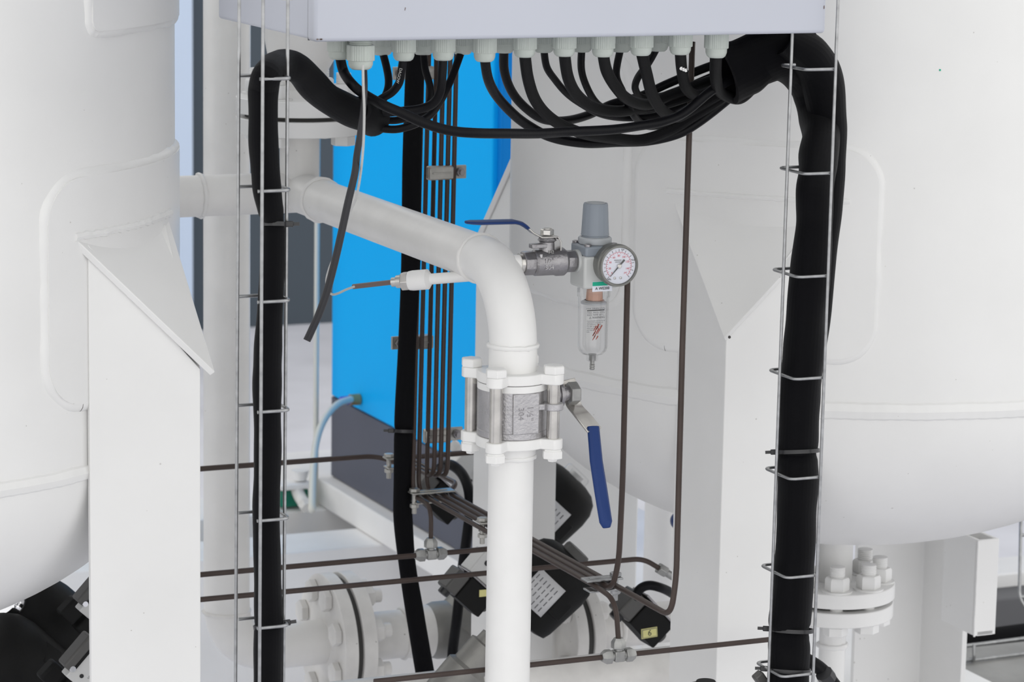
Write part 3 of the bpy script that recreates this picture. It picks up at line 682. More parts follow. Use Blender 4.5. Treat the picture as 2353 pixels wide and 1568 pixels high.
# bowl
bz = rzz(660); bl = fr
bowl = MB(); prf = [(0, 37*k_), (-4*k_, 38*k_), (-20*k_, 38*k_), (-24*k_, 35.5*k_), (-140*k_, 34*k_), (-149*k_, 31*k_), (-156*k_, 24*k_), (-158*k_, 14*k_), (-159*k_, 13*k_), (-172*k_, 13*k_), (-174*k_, 9*k_)]
def shellof(prf, w_): return prf+[(t, max(r-w_, .0004)) for t, r in reversed(prf[:-1])]
def open_lathe(prof, p, ax, n=48):
    m_ = MB(); vs = []; k = len(prof); u, w__ = frame(ax); w__ = ax.cross(u)
    for t, r in prof:
        for j in range(n): a = 2*math.pi*j/n; vs.append(p+ax*t+(u*math.cos(a)+w__*math.sin(a))*r)
    return m_.add(vs, [[i*n+j, i*n+(j+1) % n, (i+1)*n+(j+1) % n, (i+1)*n+j] for i in range(k-1) for j in range(n)])
bo_ = open_lathe(shellof(prf, 3*k_), V((RC.x, RC.y, bz)), AZ).build('bowl', 'clear', fr)
MB().lathe([(-30*k_, 24*k_), (-32*k_, 20*k_), (-2*k_, 18*k_), (0, 20*k_)], V((RC.x+2*k_, RC.y, bz)), AZ, 10).build('filter_element', 'copper', bo_)
MB().lathe([(-40*k_, 14*k_), (-38*k_, 30*k_), (-34*k_, 30*k_), (-30*k_, 22*k_)], V((RC.x, RC.y, bz)), AZ, 32).build('baffle', 'grey2', bo_)
MB().lathe([(-157*k_, 10*k_), (-160*k_, 8*k_), (-172*k_, 8*k_), (-172.1*k_, 5*k_), (-180*k_, 5*k_), (-181*k_, 6.5*k_), (-183*k_, 5*k_), (-186*k_, 6.5*k_), (-188*k_, 5*k_), (-191*k_, 6.5*k_), (-194*k_, 5*k_)], V((RC.x, RC.y, bz)), AZ, 20).build('drain_nipple', 'fit', fr)
# text on the bowl (curved label area, upright on the front)
ly = RC.y-36.2*k_; T_ = lambda s, sz, dx, dy, m='ink', al='CENTER': text(s, sz*k_, V((RC.x+(dx-13)*k_, ly, bz-dy*k_)), AX, AZ, m, bo_, 'lettering', .00005, al)
T_('MAX. DRAIN LEVEL', 5.6, 2, 44, 'inkg'); MB().box(V((RC.x-11*k_, ly, bz-48*k_)), 44*k_, .0003, 2*k_).build('level_line', 'ink', bo_)
T_('MAX. PRESS. 1MPa\nMAX. TEMP. 60°C', 5.6, -20, 56, 'inkg', 'LEFT'); T_('△ WARNING', 6.5, 5, 65, 'ink')
T_('Deteriorates and bursts by\nadhering to synthetic oil\nand adhesives. Please\nuse with neutral soap\nwhen washing bowl\nand inspect it\nfully.', 4.2, -20, 85, 'inkg', 'LEFT')
rs = MB()
for i in range(9):
    x = -20+random.random()*22; z = 92+random.random()*30; L2 = 8+random.random()*14
    a = V((RC.x+x*k_, ly-.0002, bz-z*k_)); rs.prism([a, a+V((L2*.55*k_, 0, L2*k_)), a+V(((L2*.55+2)*k_, 0, (L2-2)*k_)), a+V((2.2*k_, 0, 1*k_))], V((0, -.0002, 0)))
rs.build('rust_streak', 'rust', bo_)

# ================================================================== brown tubes
def tubes(name, pts, label, r=4.8, d=None, fr_=None, group=None, f=.022, cat_='tube', m='tube'):
    P = PP(pts, d); P = fil(P, f, 8)
    dm = sum(pj(q)[2] for q in P)/len(P)
    return tag(MB().tube(P, px(r, dm), 14).build(name, m), label, cat_, group)
G = 'brown control tubes'
# six vertical tubes; (top x, bottom x)
PB0 = U(1078, 1184, 4.01); DX = .0117
lb = PB0; lc_ = PB0+AX*DX; ld = PB0+AX*DX*2; la = PB0-AX*DX*1.2; lz = PB0-AX*DX*2.3
def tb_(P, label, rad=5.4, f=.024): return tag(MB().tube(fil(P, f, 10), px(rad, 4.1), 14).build('brown_tube', 'tube'), label, 'tube', G)
def foot(line, xf, xt): c = go(line, AY, px=xf); return onY(xt+1, 30, c.y), c
t0, c0_ = foot(lz, 948, 972); e0_ = go(lz, AY, px=991)
tb_([t0, c0_, e0_, go(e0_, AZ, py=1245)], 'leftmost of six brown tubes beside the black hose, turning down to the tee')
t0, c0_ = foot(la, 961, 987)
tb_([t0, c0_, go(la, AY, px=1175)], 'second of six brown tubes beside the black hose, joining the sloping bundle')
t0, c0_ = foot(lb, 980, 1004)
e2 = go(lb, AY, px=1415); zz3 = go(e2, AZ, py=1474)
tb_([t0, c0_, go(lb, AY, px=1372), e2+V((0, 0, -.004)), V((e2.x+.004, e2.y-.002, zz3.z))], 'third of six brown tubes beside the black hose, following the bundle to the lower tee')
for xt, xf, n_ in ((1020, 997, 'fourth'), (1036, 1012, 'fifth'), (1050, 1028, 'rightmost')):
    c0_ = U(xf, 1100, 4.12); tb_([onY(xt+1, 30, c0_.y), c0_, c0_+V((0, .13, 0))], n_+' of six brown tubes beside the black hose, curling back')
e2 = go(lc_, AY, px=1407)
tb_([go(lc_, AY, px=1000), e2, U(1422, 1290, pj(e2)[2]-.01), U(1431, 1100, pj(e2)[2]-.04), U(1442, 640, 3.54)], 'brown riser tube climbing behind the pressure gauge', 6.0, .03)
e2 = go(ld, AY, px=1541); dd2 = pj(e2)[2]
tb_([U(1005, 1090, 4.24), U(1050, 1112, 4.16), go(ld, AY, px=1030), e2, U(1554, 1330, dd2-.005), U(1568, 800, dd2-.02), U(1583, 330, dd2-.02), U(1591, 96, dd2-.02)], 'longest brown tube, upright to the cabinet underside right of the gauge', 6.0, .02)
print('bundle', pj(e2), pj(go(lb, AY, px=1345)), 'YL', YL, 'kA', e2)
# horizontal runs
HD = 3.78
h2 = go(e0_, AZ, py=1274)
def hx(P, pxl): return go(P, AX, px=pxl)
def hrun(P, pa, pb, label, more=None, r=6.2):
    pts = [hx(P, pa), hx(P, pb)]+(more or [])
    return tag(MB().tube(fil(pts, .022, 8) if more else pts, px(r, pj(P)[2]), 14).build('brown_tube', 'tube'), label, 'tube', G)
hrun(h2, 380, 1150, 'brown horizontal tube through the upper tee, middle of the three behind the left tray')
h3 = U(800, 1347, 3.98)
m1 = hx(h3, 1470)
m1b = go(m1, AZ, py=1266) if False else m1
o = hrun(h3, 380, 1478, 'lowest brown horizontal tube behind the left tray, running on to the right elbow fitting', [hx(h3, 1478)+V((.0, -.02, -.0))*0+V((.028, -.0, -.018))*.95])
m2 = hx(h3, 1478)+V((.028, 0, -.018))*.95
h1 = U(700, 1060, 4.25)
hrun(h1, 380, 866, 'top brown horizontal tube behind the left tray, bending at a small clamp', [hx(h1, 866)+V((.030, -.03, -.010))])
h1b = U(1020, 1045, 4.5)
hrun(h1b, 915, 1120, 'short brown horizontal tube behind the feet of the vertical tubes')
h4 = V((zz3.x+.004, zz3.y-.002, go(zz3, AZ, py=1507).z))
hrun(h4, 860, 1800, 'long brown horizontal tube through the lower tee, crossing the right leg')
# tee fittings
def tee(C, label, s):
    t = thing('tee_fitting', C, label, 'fitting', 'steel tee fittings')
    MB().box(C, s*1.5, s*1.5, s*1.5).build('tee_body', 'fit', t, bev=.0012)
    for ax in (AX, -AX, AZ):
        MB().lathe([(0, s*.62), (s*.8, s*.62)], C+ax*s*.5, ax, 20).build('thread', 'fit', t)
        MB().lathe([(0, s*.95), (s*.1, s*1.05), (s*.9, s*1.05), (s*1.5, s*.65)], C+ax*s*1.05, ax, 6, u=(AY if ax == AZ else V((0, .5, .866)))).build('compression_nut', 'fit', t, bev=.0002)
    return t
tee(h2, 'grey steel tee fitting on the middle horizontal tube left of the riser', px(15, 4.1))
tee(h4, 'grey steel tee fitting on the lowest horizontal tube right of the riser', px(17, 3.56))
el = thing('elbow_fitting', m2, 'steel compression fitting at the bent tube end left of the right leg', 'fitting')
dd = V((.028, 0, -.018)).normalized()
MB().hexn(m2-dd*.004, dd, px(14, 4.1), px(24, 4.1)).build('compression_nut', 'fit', el, bev=.0008)
MB().tube([m2, m2+dd*.035], px(9, 4.1), 16).build('stub', 'fit', el)

# tube clamps
def clamp(C, w_, h_, label, bx=1, m='zinc', tilt=0, dep=.012):
    t = thing('tube_clamp', C, label, 'clamp', 'zinc tube clamps')
    X = (AX*math.cos(tilt)+AY*math.sin(tilt)); Y = AZ.cross(X)
    MB().box(C-Y*.0, w_, dep, h_, X, Y, AZ).build('clamp_plate', m, t, bev=.0025)
    MB().box(C-Y*(dep/2+.0004), w_*.72, .0012, h_*.12, X, Y, AZ).build('stamped_rib', m, t, bev=.0005)
    b0 = C+X*(bx*(w_/2+.009)); MB().box(b0+Y*.003, .02, .004, h_*.95, X, Y, AZ).build('lug', m, t, bev=.001)
    bo = MB(); bo.hexn(b0, -Y, .0062, .005); bo.lathe([(0, .0035), (.01, .0035)], b0, -Y, 14); bo.build('bolt', 'ssdk', t)
    return t
def onp(x, y, d): return U(x, y, d)
clamp(onp(1012, 397, 4.045), px(66, 4), px(33, 4), 'zinc clamp plate across the brown vertical tubes, level with the diagonal pipe top')
clamp(onp(1004, 1001, 4.14), px(66, 4.1), px(33, 4.1), 'zinc clamp plate low on the brown vertical tubes, just above their bends')
clamp(onp(966, 168, 4.03), px(66, 4), px(32, 4), 'zinc clamp plate highest on the vertical tubes, under the cabinet', bx=-1, dep=.008)
clamp(onp(962, 786, 4.11), px(66, 4.1), px(32, 4.1), 'zinc clamp plate behind the black hose, midway down the tubes', bx=-1, dep=.016)
def sclamp(p0, p1, d, label, m='zinc'):
    a = U(*p0, d); e_ = U(*p1, d); X = (e_-a).normalized(); L2 = (e_-a).length; C = (a+e_)/2; Y = AY; Z = X.cross(Y)
    t = thing('tube_clamp', C, label, 'clamp', 'zinc tube clamps')
    MB().box(C+Z*.0065, L2, .022, .003, X, Y, Z).build('top_strap', m, t, bev=.001)
    MB().box(C-Z*.0065, L2*.85, .022, .003, X, Y, Z).build('bottom_strap', m, t, bev=.001)
    MB().box(C+Z*.008, L2*.7, .005, .003, X, Y, Z).build('stamped_rib', m, t, bev=.001)
    return t, a, e_, X, Y, Z
def sbolt(t, P, Z, s=1.0):
    q = MB(); q.hexn(P+Z*.008, Z, .0075*s, .005*s); q.lathe([(0, .0035*s), (.034*s, .0035*s)], P-Z*.022*s, Z, 12); q.hexn(P-Z*.017*s, Z, .0065*s, .006*s); q.build('bolt', 'zinc', t)
    
def lclamp(line, pxl, wl, wr, side, label, m='zinc'):
    c = go(line, AY, px=pxl); a, e_ = c-AX*wl, c+AX*wr; C = (a+e_)/2; L2 = (e_-a).length
    t = thing('tube_clamp', C, label, 'clamp', 'zinc tube clamps')
    for z, n_, k in ((.0065, 'top_strap', 1), (-.0065, 'bottom_strap', .85)): MB().box(C+AZ*z, L2*k, .020, .0025).build(n_, m, t, bev=.001)
    MB().box(C+AZ*.0078, L2*.7, .004, .002).build('stamped_rib', m, t, bev=.0006)
    P = a+AX*.006 if side < 0 else e_-AX*.006
    q = MB(); q.hexn(P+AZ*.008, AZ, .0072, .0048); q.lathe([(0, .0034), (.030, .0034)], P-AZ*.022, AZ, 12); q.hexn(P-AZ*.014, AZ, .0062, .0055); q.build('bolt', m, t, bev=.0003)
lclamp(lb, 1000, .036, .026, -1, 'steel strap clamp at the head of the sloping tube bundle')
lclamp(lb, 1125, .016, .040, -1, 'steel strap clamp on the sloping bundle half hidden by the riser')
lclamp(lc_, 1383, .024, .024, 1, 'shiny strap clamp where the sloping bundle splits, right of the riser', 'wire')
lclamp(U(903, 1063, 4.20), 903, .012, .010, -1, 'small strap clamp left of the black hose at the top horizontal tube')

# ================================================================== electrical cabinet
cf = U(722, 97, 3.12); YC = cf.y
cL = cf; cRt = onY(1897, 92, YC); zc0 = cf.z
cb = thing('electrical_cabinet', ((cL.x+cRt.x)/2, YC+.1, zc0), 'pale lavender steel cabinet with cable glands underneath, cut off at the top', 'cabinet')
W_ = cRt.x-cL.x
backP = go(V((cL.x, YC, zc0)), AY, px=497); dp = backP.y-YC
dth = px(22, 3.1)/math.sin(.34)*.4
MB().box(V(((cL.x+cRt.x)/2, YC+dp/2+.012, zc0+.25+.001)), W_-.004, dp-.024, .5).build('cabinet_body', 'cab', cb, bev=.004, seg=4)
MB().box(V(((cL.x+cRt.x)/2, YC+.011, zc0+.25)), W_, .022, .5).build('door', 'cab', cb, bev=.004, seg=4)
MB().box(V((cL.x+.0025, YC+.0230, zc0+.25)), .002, .0012, .5).build('door_gasket', 'inkg', cb)
for x, y in ((728, 96), (737, 97.5), (735, 93)):
    q = onY(x, y, YC-.0006); q.z = max(q.z, zc0+.002); MB().prism([q, q+V((.0022, 0, .0003)), q+V((.0015, 0, .0016)), q+V((-.0004, 0, .0012))], V((0, .0008, 0))).build('paint_chip', 'bark', cb)
q = onY(1893, 21, YC-.0005); MB().prism([q, q+V((.001, 0, .0008)), q+V((.0008, 0, .004)), q+V((-.0002, 0, .003))], V((0, .0008, 0))).build('paint_chip', 'bark', cb)
q = onY(930, 24, YC-.0005); MB().prism([q, q+V((.0005, 0, 0)), q+V((.0012, 0, .003)), q+V((.0006, 0, .003))], V((0, .0008, 0))).build('paint_chip', 'bark', cb)
# glands
def gland(pxl, pyb, Yp, R_=27, thr=0, row='front'):
    base = onY(pxl, 97, Yp); base = V((base.x, Yp, zc0)); xx = pj(base)[0]
    base = go(base, AX, px=pxl+ (0)); d_ = pj(base)[2]; k = d_/F
    yb0 = pj(base)[1]; Hh = (pyb-yb0)*k*1.01
    th_h = thr*k
    body_h = Hh-th_h; g = MB()
    r = R_*k
    g.lathe([(th_h, r*.96), (th_h+2*k, r), (th_h+body_h*.62, r), (th_h+body_h*.64, r*.95)], base, -AZ, 72, rib=lambda a, t: (1+.03*(1 if int(a*72/(2*math.pi)) % 2 else 0)) if (int(a/(2*math.pi)*6+.5)*math.pi/3-a)**2 > .02 else 1.05)
    o = g.build('cable_gland', 'gland', cb, ang=25)
    MB().lathe([(th_h+body_h*.6, r*.93), (th_h+body_h*.8, r*.91), (th_h+body_h*.93, r*.8), (th_h+body_h, r*.62), (th_h+body_h+.0003, r*.4)], base, -AZ, 40).build('gland_dome', 'gland', o)
    if thr:
        pr = []
        n_ = max(2, int(thr/4.5))
        for i in range(n_): pr += [(th_h*i/n_, r*.80), (th_h*(i+.35)/n_, r*.87), (th_h*(i+.7)/n_, r*.87)]
        pr.append((th_h+.0003, r*.8)); MB().lathe(pr, base, -AZ, 36).build('thread', 'gland', o)
    return base-AZ*Hh, d_
YF, YBk = YC+.045, YC+.115
front = [(829, 159, 14), (928, 139, 0), (1019, 138, 0), (1114, 141, 4), (1206, 131, 0), (1297, 129, 0), (1386, 130, 0), (1474, 127, 0), (1564, 125, 0), (1647, 132, 0)]
back = [(780, 136, 0), (878, 126, 0), (973, 125, 0), (1063, 124, 0), (1159, 121, 0), (1250, 120, 0), (1338, 119, 0), (1428, 119, 0), (1513, 117, 0)]
gp_ = {}
for x, y, t in front: gp_[x] = gland(x, y, YF-.012 if x == 829 else YF, 31 if x == 829 else 27, t)
for x, y, t in back: gp_[x] = gland(x, y, YF+.015 if x == 780 else YBk, 27.5 if x == 780 else 26, t)
q = onY(1601, 100, YBk); MB().lathe([(-.002, px(9, 3.4)), (px(16, 3.4), px(9, 3.4))], V((q.x, YBk, zc0)), -AZ, 20).build('black_plug', 'tie', cb)

# ---- cables
CG = 'black cables under the cabinet'
def cable(gx, pts, r, label, dd=0, m='rubber', de=None, k=10):
    P0_, dg = gp_[gx]; n = len(pts)
    de = dg+dd if de is None else de
    P = [P0_+AZ*.006]
    for i, (x, y) in enumerate(pts):
        t = (i+1)/n; t = min(1, t*1.6); P.append(U(x, y, dg*(1-t)+de*t))
    dm = (dg+de)/2
    o = MB().tube(cat(P, k), px(r, dm), 14).build('cable', m)
    return tag(o, label, 'cable', CG)
N_ = ['first', 'second', 'third', 'fourth', 'fifth', 'sixth', 'seventh', 'eighth', 'ninth', 'tenth']
dB = gp_[1206][1]; dE = gp_[1647][1]+.15
P0_, dg = gp_[780]; d8 = gp_[829][1]
pts8 = [(789, 163), (807, 191), (833, 214), (878, 240), (924, 260), (975, 283), (1032, 300), (1095, 306), (1172, 307), (1236, 307), (1302, 303), (1404, 298), (1472, 289), (1523, 280), (1574, 258), (1640, 205), (1700, 175)]
dz8 = [.03, .015, .015, .0, .0, .0, .005, .015, .05, .09, .13, .17, .2, .22, .24, .25, .27]
o = MB().tube(cat([P0_+AZ*.006]+[U(x, y, d8+z) for (x, y), z in zip(pts8, dz8)], 10), px(11.5, 3.25), 14).build('cable', 'rubber')
tag(o, 'long black cable sweeping right from the leftmost gland across every other cable', 'cable', CG)
cable(829, [(838, 204), (834, 255), (828, 306), (820, 357), (815, 400), (800, 464), (785, 533), (770, 599), (752, 668), (734, 719), (714, 764), (705, 783)], 1, 'x') if False else None
P0_, dg = gp_[829]
o = MB().tube(cat([P0_+V((.004, 0, .004))]+PP([(838, 204), (834, 255), (828, 306), (820, 357), (815, 400), (800, 464), (785, 533), (770, 599), (752, 668), (734, 719), (714, 764), (705, 783)], dg-.012), 10), [px(6.5+2.3*min(1, i/60), dg) for i in range(121)], 18, hollow=.62).build('cut_tube', 'rub2')
tag(o, 'cut dark grey tube hanging open-ended from the lowest gland', 'tube')
dS = dg+.08
cable(878, [(889, 158), (893, 190), (887, 216), (872, 240), (850, 250)], 9, 'short black cable from the second back-row gland into the left sleeve', de=dS)
c4 = cable(928, [(922, 166), (917, 191), (901, 212), (878, 226), (863, 237), (848, 250)], 9.5, 'black printed cable curving left from the second front gland into the left sleeve', de=dS-.02)
cable(973, [(977, 158), (986, 189), (990, 217), (983, 245), (966, 262), (930, 273), (895, 277), (850, 268)], 8.5, 'black cable from the third back-row gland looping left into the sleeve', de=dS+.02)
cable(1019, [(1016, 173), (1011, 212), (996, 237), (968, 250), (930, 255), (890, 258), (850, 258)], 10.5, 'black cable from the third front gland curving left into the sleeve', de=dS-.01)
cable(1063, [(1044, 163), (1029, 199), (1012, 232), (990, 263), (957, 284), (919, 296), (890, 297), (855, 292)], 9, 'black cable from the fourth back-row gland, lowest one entering the left sleeve', de=dS+.0)
dE = gp_[1647][1]+.15
c_scuff = None
def rc(gx, pts, r, label, off, m='rubber'): cable(gx, pts+[(pts[-1][0]+40, pts[-1][1]*.45+158*.55)], r, label, de=dE+off*.8, m=m)
rc(1114, [(1121, 179), (1139, 217), (1172, 255), (1210, 286), (1268, 316), (1343, 329), (1418, 327), (1489, 324), (1557, 308), (1608, 279), (1673, 228)], 11.5, 'black cable from the fourth front gland, hanging lowest of all on its way right', -.01)
rc(1159, [(1159, 163), (1177, 212), (1210, 250), (1251, 275), (1302, 277), (1353, 264), (1404, 240), (1472, 221), (1540, 190), (1640, 150)], 10.5, 'black cable from the fifth back-row gland rising across to the right sleeve', .05)
rc(1206, [(1213, 179), (1230, 230), (1261, 268), (1300, 292), (1348, 309), (1404, 317), (1472, 322), (1540, 300), (1591, 269), (1660, 225)], 13.5, 'thick braided cable from the fifth front gland dipping low to the right', -.02, 'sleeve2')
rc(1250, [(1256, 153), (1276, 184), (1300, 212), (1330, 235), (1380, 262), (1438, 271), (1506, 266), (1574, 238), (1650, 190)], 8.5, 'thin black printed cable from the sixth back-row gland', .04)
rc(1297, [(1305, 177), (1326, 218), (1363, 246), (1418, 256), (1479, 248), (1540, 235), (1650, 196)], 13.5, 'thick braided cable from the sixth front gland curving right', .0, 'sleeve2')
rc(1338, [(1336, 160), (1350, 204), (1372, 238), (1400, 252), (1450, 258), (1540, 250), (1650, 210)], 8.5, 'thin black cable from the seventh back-row gland', .065)
rc(1386, [(1394, 163), (1418, 204), (1445, 229), (1489, 240), (1540, 219), (1650, 180)], 13.5, 'thick braided cable from the seventh front gland curving right', -.01, 'sleeve2')
rc(1428, [(1416, 170), (1431, 211), (1452, 258), (1472, 282), (1500, 291), (1560, 275), (1650, 225)], 8.5, 'thin black cable from the eighth back-row gland dropping behind the braided ones', .06)
rc(1474, [(1486, 170), (1499, 218), (1523, 255), (1554, 269), (1591, 252), (1660, 212)], 13.5, 'thick braided cable from the eighth front gland forming a deep hook', -.03, 'sleeve2')
rc(1513, [(1490, 145), (1466, 178), (1460, 205), (1480, 225), (1540, 215), (1650, 170)], 8.5, 'thin black cable from the ninth back-row gland bowing left then right', .05)
rc(1564, [(1567, 163), (1578, 204), (1608, 219), (1660, 196)], 13, 'braided cable with a white paint scuff from the ninth front gland', -.035, 'sleeve2'); c_scuff = [o_.name for o_ in sc.collection.objects if 'scuff' in str(o_.get('label', ''))][0]
rc(1647, [(1645, 177), (1656, 211), (1700, 226)], 14, 'braided cable from the rightmost gland turning straight into the right sleeve', -.05, 'sleeve2')
for k_i in range(3):
    q = U(1562+k_i*5, 156+k_i*2, gp_[1564][1]+.03)-FW*.0075
    MB().prism([q, q+RT*.0022-DN*.0006, q+RT*.003+DN*.003, q+RT*.001+DN*.0035, q-RT*.0008+DN*.002], -FW*.0004).build('paint_scuff', 'clean', bpy.data.objects[c_scuff])
# printed marks on two cables
cX = (U(918, 192, 3)-U(922, 160, 3)).normalized()
text('DAGOW', px(9, dg), U(917.5, 175, gp_[928][1]+.002)-FW*px(11, 3.2), (U(914, 195, 3)-U(922, 162, 3)).normalized(), RT, 'fit', c4, 'cable_print', .00005)

# ================================================================== sleeves
def sleeve(pts, label, m, n=26, jit=.10, hollow=.8, name='hose_sleeve', js=26):
    P = cat([U(x, y, d) for x, y, d, r in pts], 10); R_ = [px(r, d) for x, y, d, r in pts]
    rr = []
    for i in range(len(pts)-1):
        for j in range(10): t = j/10; t = t*t*(3-2*t); rr.append(R_[i]*(1-t)+R_[i+1]*t)
    rr.append(R_[-1]); return tag(MB().tube(P, rr, n, jit=jit, js=js, hollow=hollow).build(name, m), label, 'sleeve')
dl_ = 3.12
YA = U(600, 800, 3.05).y; YBk2 = go(V((onY(667, 690, YA).x, YA, onY(667, 690, YA).z)), AY, px=637).y
YR = U(1900, 700, 3.40).y; YRb = go(V((onY(1834, 640, YR).x, YR, onY(1834, 640, YR).z)), AY, px=1774).y
LS = [(614, 1640, 3.16, 32), (615, 1568, 3.16, 32), (616, 1450, 3.15, 33), (617, 1438, 3.15, 28), (617, 1425, 3.15, 33), (615, 1330, 3.15, 33), (612, 1200, 3.14, 31.5), (614, 1080, 3.14, 31.5), (614, 950, 3.13, 31), (614, 860, 3.13, 33), (616, 800, 3.13, 34), (621, 700, 3.13, 29), (626, 600, 3.13, 28.5), (629, 535, 3.12, 27), (630, 514, 3.12, 23), (622, 480, 3.12, 30), (612, 420, 3.12, 33), (605, 330, 3.12, 33), (604, 250, 3.12, 33), (606, 205, 3.12, 34), (616, 168, 3.12, 34), (645, 148, 3.13, 34), (683, 158, 3.15, 35), (716, 192, 3.18, 36), (755, 228, 3.21, 35), (800, 252, 3.24, 36), (835, 263, 3.26, 39), (858, 274, 3.27, 40)]
LS = [(x, y, pj(onY(x, y, (YA+YBk2)/2))[2]-.002, q_) if i < 21 else (x, y, 3.075+.19*(i-20)/7, q_) for i, (x, y, d, q_) in enumerate(LS)]
sleeve(LS, 'black woven sleeve arching over and running down inside the left wire tray', 'sleeve')
RS = [(1808, 1640, 3.46, 46), (1810, 1568, 3.46, 46), (1814, 1490, 3.46, 50), (1816, 1462, 3.46, 47), (1818, 1446, 3.46, 44), (1818, 1425, 3.46, 49), (1823, 1350, 3.46, 47), (1829, 1200, 3.46, 45), (1832, 1100, 3.46, 48), (1833, 1060, 3.46, 47), (1834, 1040, 3.46, 42), (1834, 1015, 3.46, 47), (1840, 900, 3.46, 47), (1849, 780, 3.46, 46), (1860, 640, 3.46, 45), (1869, 520, 3.46, 44), (1874, 430, 3.46, 43), (1884, 340, 3.48, 44), (1887, 270, 3.49, 48), (1878, 210, 3.51, 55), (1850, 160, 3.53, 60), (1800, 130, 3.55, 60), (1750, 135, 3.56, 62), (1710, 155, 3.56, 68), (1682, 166, 3.56, 74)]
RS = [(x, y, pj(onY(x, y, (YR+YRb)/2))[2] if y > 400 else pj(onY(x, y, (YR+YRb)/2))[2]+.0007*min(400-y, 150), q_) for i, (x, y, d, q_) in enumerate(RS)]
RS[-1] = (1664, 170, RS[-1][2], 74); RS[-2] = (1708, 152, RS[-2][2], 66)
sleeve(RS, 'wide black sleeve swallowing the cables and running down the right wire tray', 'sleeve', n=32, jit=.13)
RS2 = [(1850, 1000, 3.55, 20), (1862, 860, 3.54, 28), (1876, 740, 3.54, 32), (1888, 600, 3.54, 34), (1899, 480, 3.54, 38), (1904, 380, 3.55, 40), (1903, 280, 3.56, 44), (1890, 190, 3.58, 50), (1860, 130, 3.61, 50), (1800, 90, 3.62, 40)]
RS2 = [(x, y, pj(onY(x, y, YRb+.035))[2], q_) for x, y, d, q_ in RS2]
sleeve(RS2, 'second black sleeve bulging out behind the right wire tray', 'sleeve', jit=.06)
BH = [(955, 60, 3.940, 20), (955, 130, 3.952, 22), (951, 220, 3.967, 22), (946, 400, 3.998, 22.5), (944, 600, 4.032, 22.5), (936, 780, 4.062, 21), (929, 940, 4.089, 22), (928, 975, 4.095, 22), (927, 991, 4.098, 19), (926, 1010, 4.101, 21), (925, 1100, 4.116, 21), (926, 1190, 4.131, 22), (936, 1300, 4.150, 20), (955, 1420, 4.170, 21), (982, 1580, 4.197, 22)]
o = sleeve(BH, 'x', 'foam', n=24, jit=.03, hollow=0, name='black_hose', js=12); tag(o, 'thick matt black hose hanging down left of the brown tubes', 'hose'); o['category'] = 'hose'
# cable ties
def ctie(p, ang_, r, d, label, side=1):
    C = U(p[0], p[1], d); t = thing('cable_tie', C, label, 'cable tie', 'black cable ties')
    X = RT*math.cos(ang_)+DN*math.sin(ang_); P = [C+X*(px(r, d)*math.cos(a*.2618))+FW*(px(r, d)*math.sin(a*.2618)) for a in range(25)]
    vs = []; Z = X.cross(FW).normalized(); w_ = .0022
    strip_ = MB(); 
    for q in P: vs += [q-Z*w_, q+Z*w_, q+(q-C).normalized()*.0012+Z*w_, q+(q-C).normalized()*.0012-Z*w_]
    fs = []
    for i in range(24):
        for j in range(4): fs.append([i*4+j, i*4+(j+1) % 4, i*4+4+(j+1) % 4, i*4+4+j])
    strip_.add(vs, fs); strip_.build('strap', 'tie', t)
    h = C+X*(side*(px(r, d)+.004)); MB().box(h, .008, .006, .006, X, FW, Z).build('lock_head', 'tie', t, bev=.0008)
    MB().box(h+X*side*.006, .008, .0015, .0035, X, FW, Z).build('tail', 'tie', t)
ctie((630, 515), .0, 26, pj(onY(630, 515, (YA+YBk2)/2))[2], 'black cable tie near the top of the left sleeve, head on the right')
ctie((617, 1438), -.15, 33, pj(onY(617, 1438, (YA+YBk2)/2))[2], 'black cable tie near the bottom of the left sleeve')
ctie((1834, 1037), -.04, 47, pj(onY(1834, 1037, (YR+YRb)/2))[2], 'black cable tie midway down the right sleeve, head on the left', -1)
ctie((1818, 1448), .05, 49, pj(onY(1818, 1448, (YR+YRb)/2))[2], 'black cable tie low on the right sleeve, second from the bottom', -1)
ctie((1812, 1540), .05, 49, pj(onY(1812, 1540, (YR+YRb)/2))[2], 'black cable tie at the very bottom of the right sleeve', -1)
ctie((927, 991), .03, 21.5, 4.09, 'black cable tie around the matt black hose', -1)

# ================================================================== wire trays
def tray(label, rails, hoops, rr=4.0):
    t = thing('wire_tray', rails[0][-1], label, 'cable tray', 'wire cable trays')
    for a, e_ in rails: MB().tube([a, e_], px(rr, 3.15), 12).build('rail', 'wire', t)
    for P in hoops: MB().tube(fil(P, .008, 6), px(rr, 3.15), 12).build('cross_wire', 'wire', t)
    return t
dA = 3.05
hoops = []
yl = [177, 435, 690, 943, 1193, 1440, 1690]; xa = [597, 593, 592, 592, 591, 591, 590]; xb_ = [669, 668, 667, 666, 665, 664, 663]
lA = onY(603, 800, 0.0+U(603, 800, dA).y).y
YA = U(600, 800, dA).y
for y, a, b__ in zip(yl, xa, xb_):
    p0 = onY(a, y+5, YA); p1 = V((onY(b__, y, YA).x, YA, p0.z)); p2 = go(p1, AY, px=b__-30); p3 = go(p2, AX, px=548)
    hoops.append([p0, p1, p2, p3])
YB2 = hoops[0][2].y
rw = px(4, 3.1)*1.9
tl = tray('galvanised wire tray standing vertically left of centre, holding a black sleeve', [
    (onY(605, -60, YA-rw), onY(596, 1620, YA-rw)),
    (onY(550, -60, YB2-rw), onY(541, 1620, YB2-rw)),
    (onY(662, -60, (YA+YBk2)/2), onY(651, 1620, (YA+YBk2)/2))], hoops)
q = U(659, 0, dA+.026); MB().lathe([(0, .006), (.012, .006)], q, AZ, 14).build('coupling', 'zinc', tl)
dC = 3.40
YR = U(1900, 700, dC).y
hoops = []
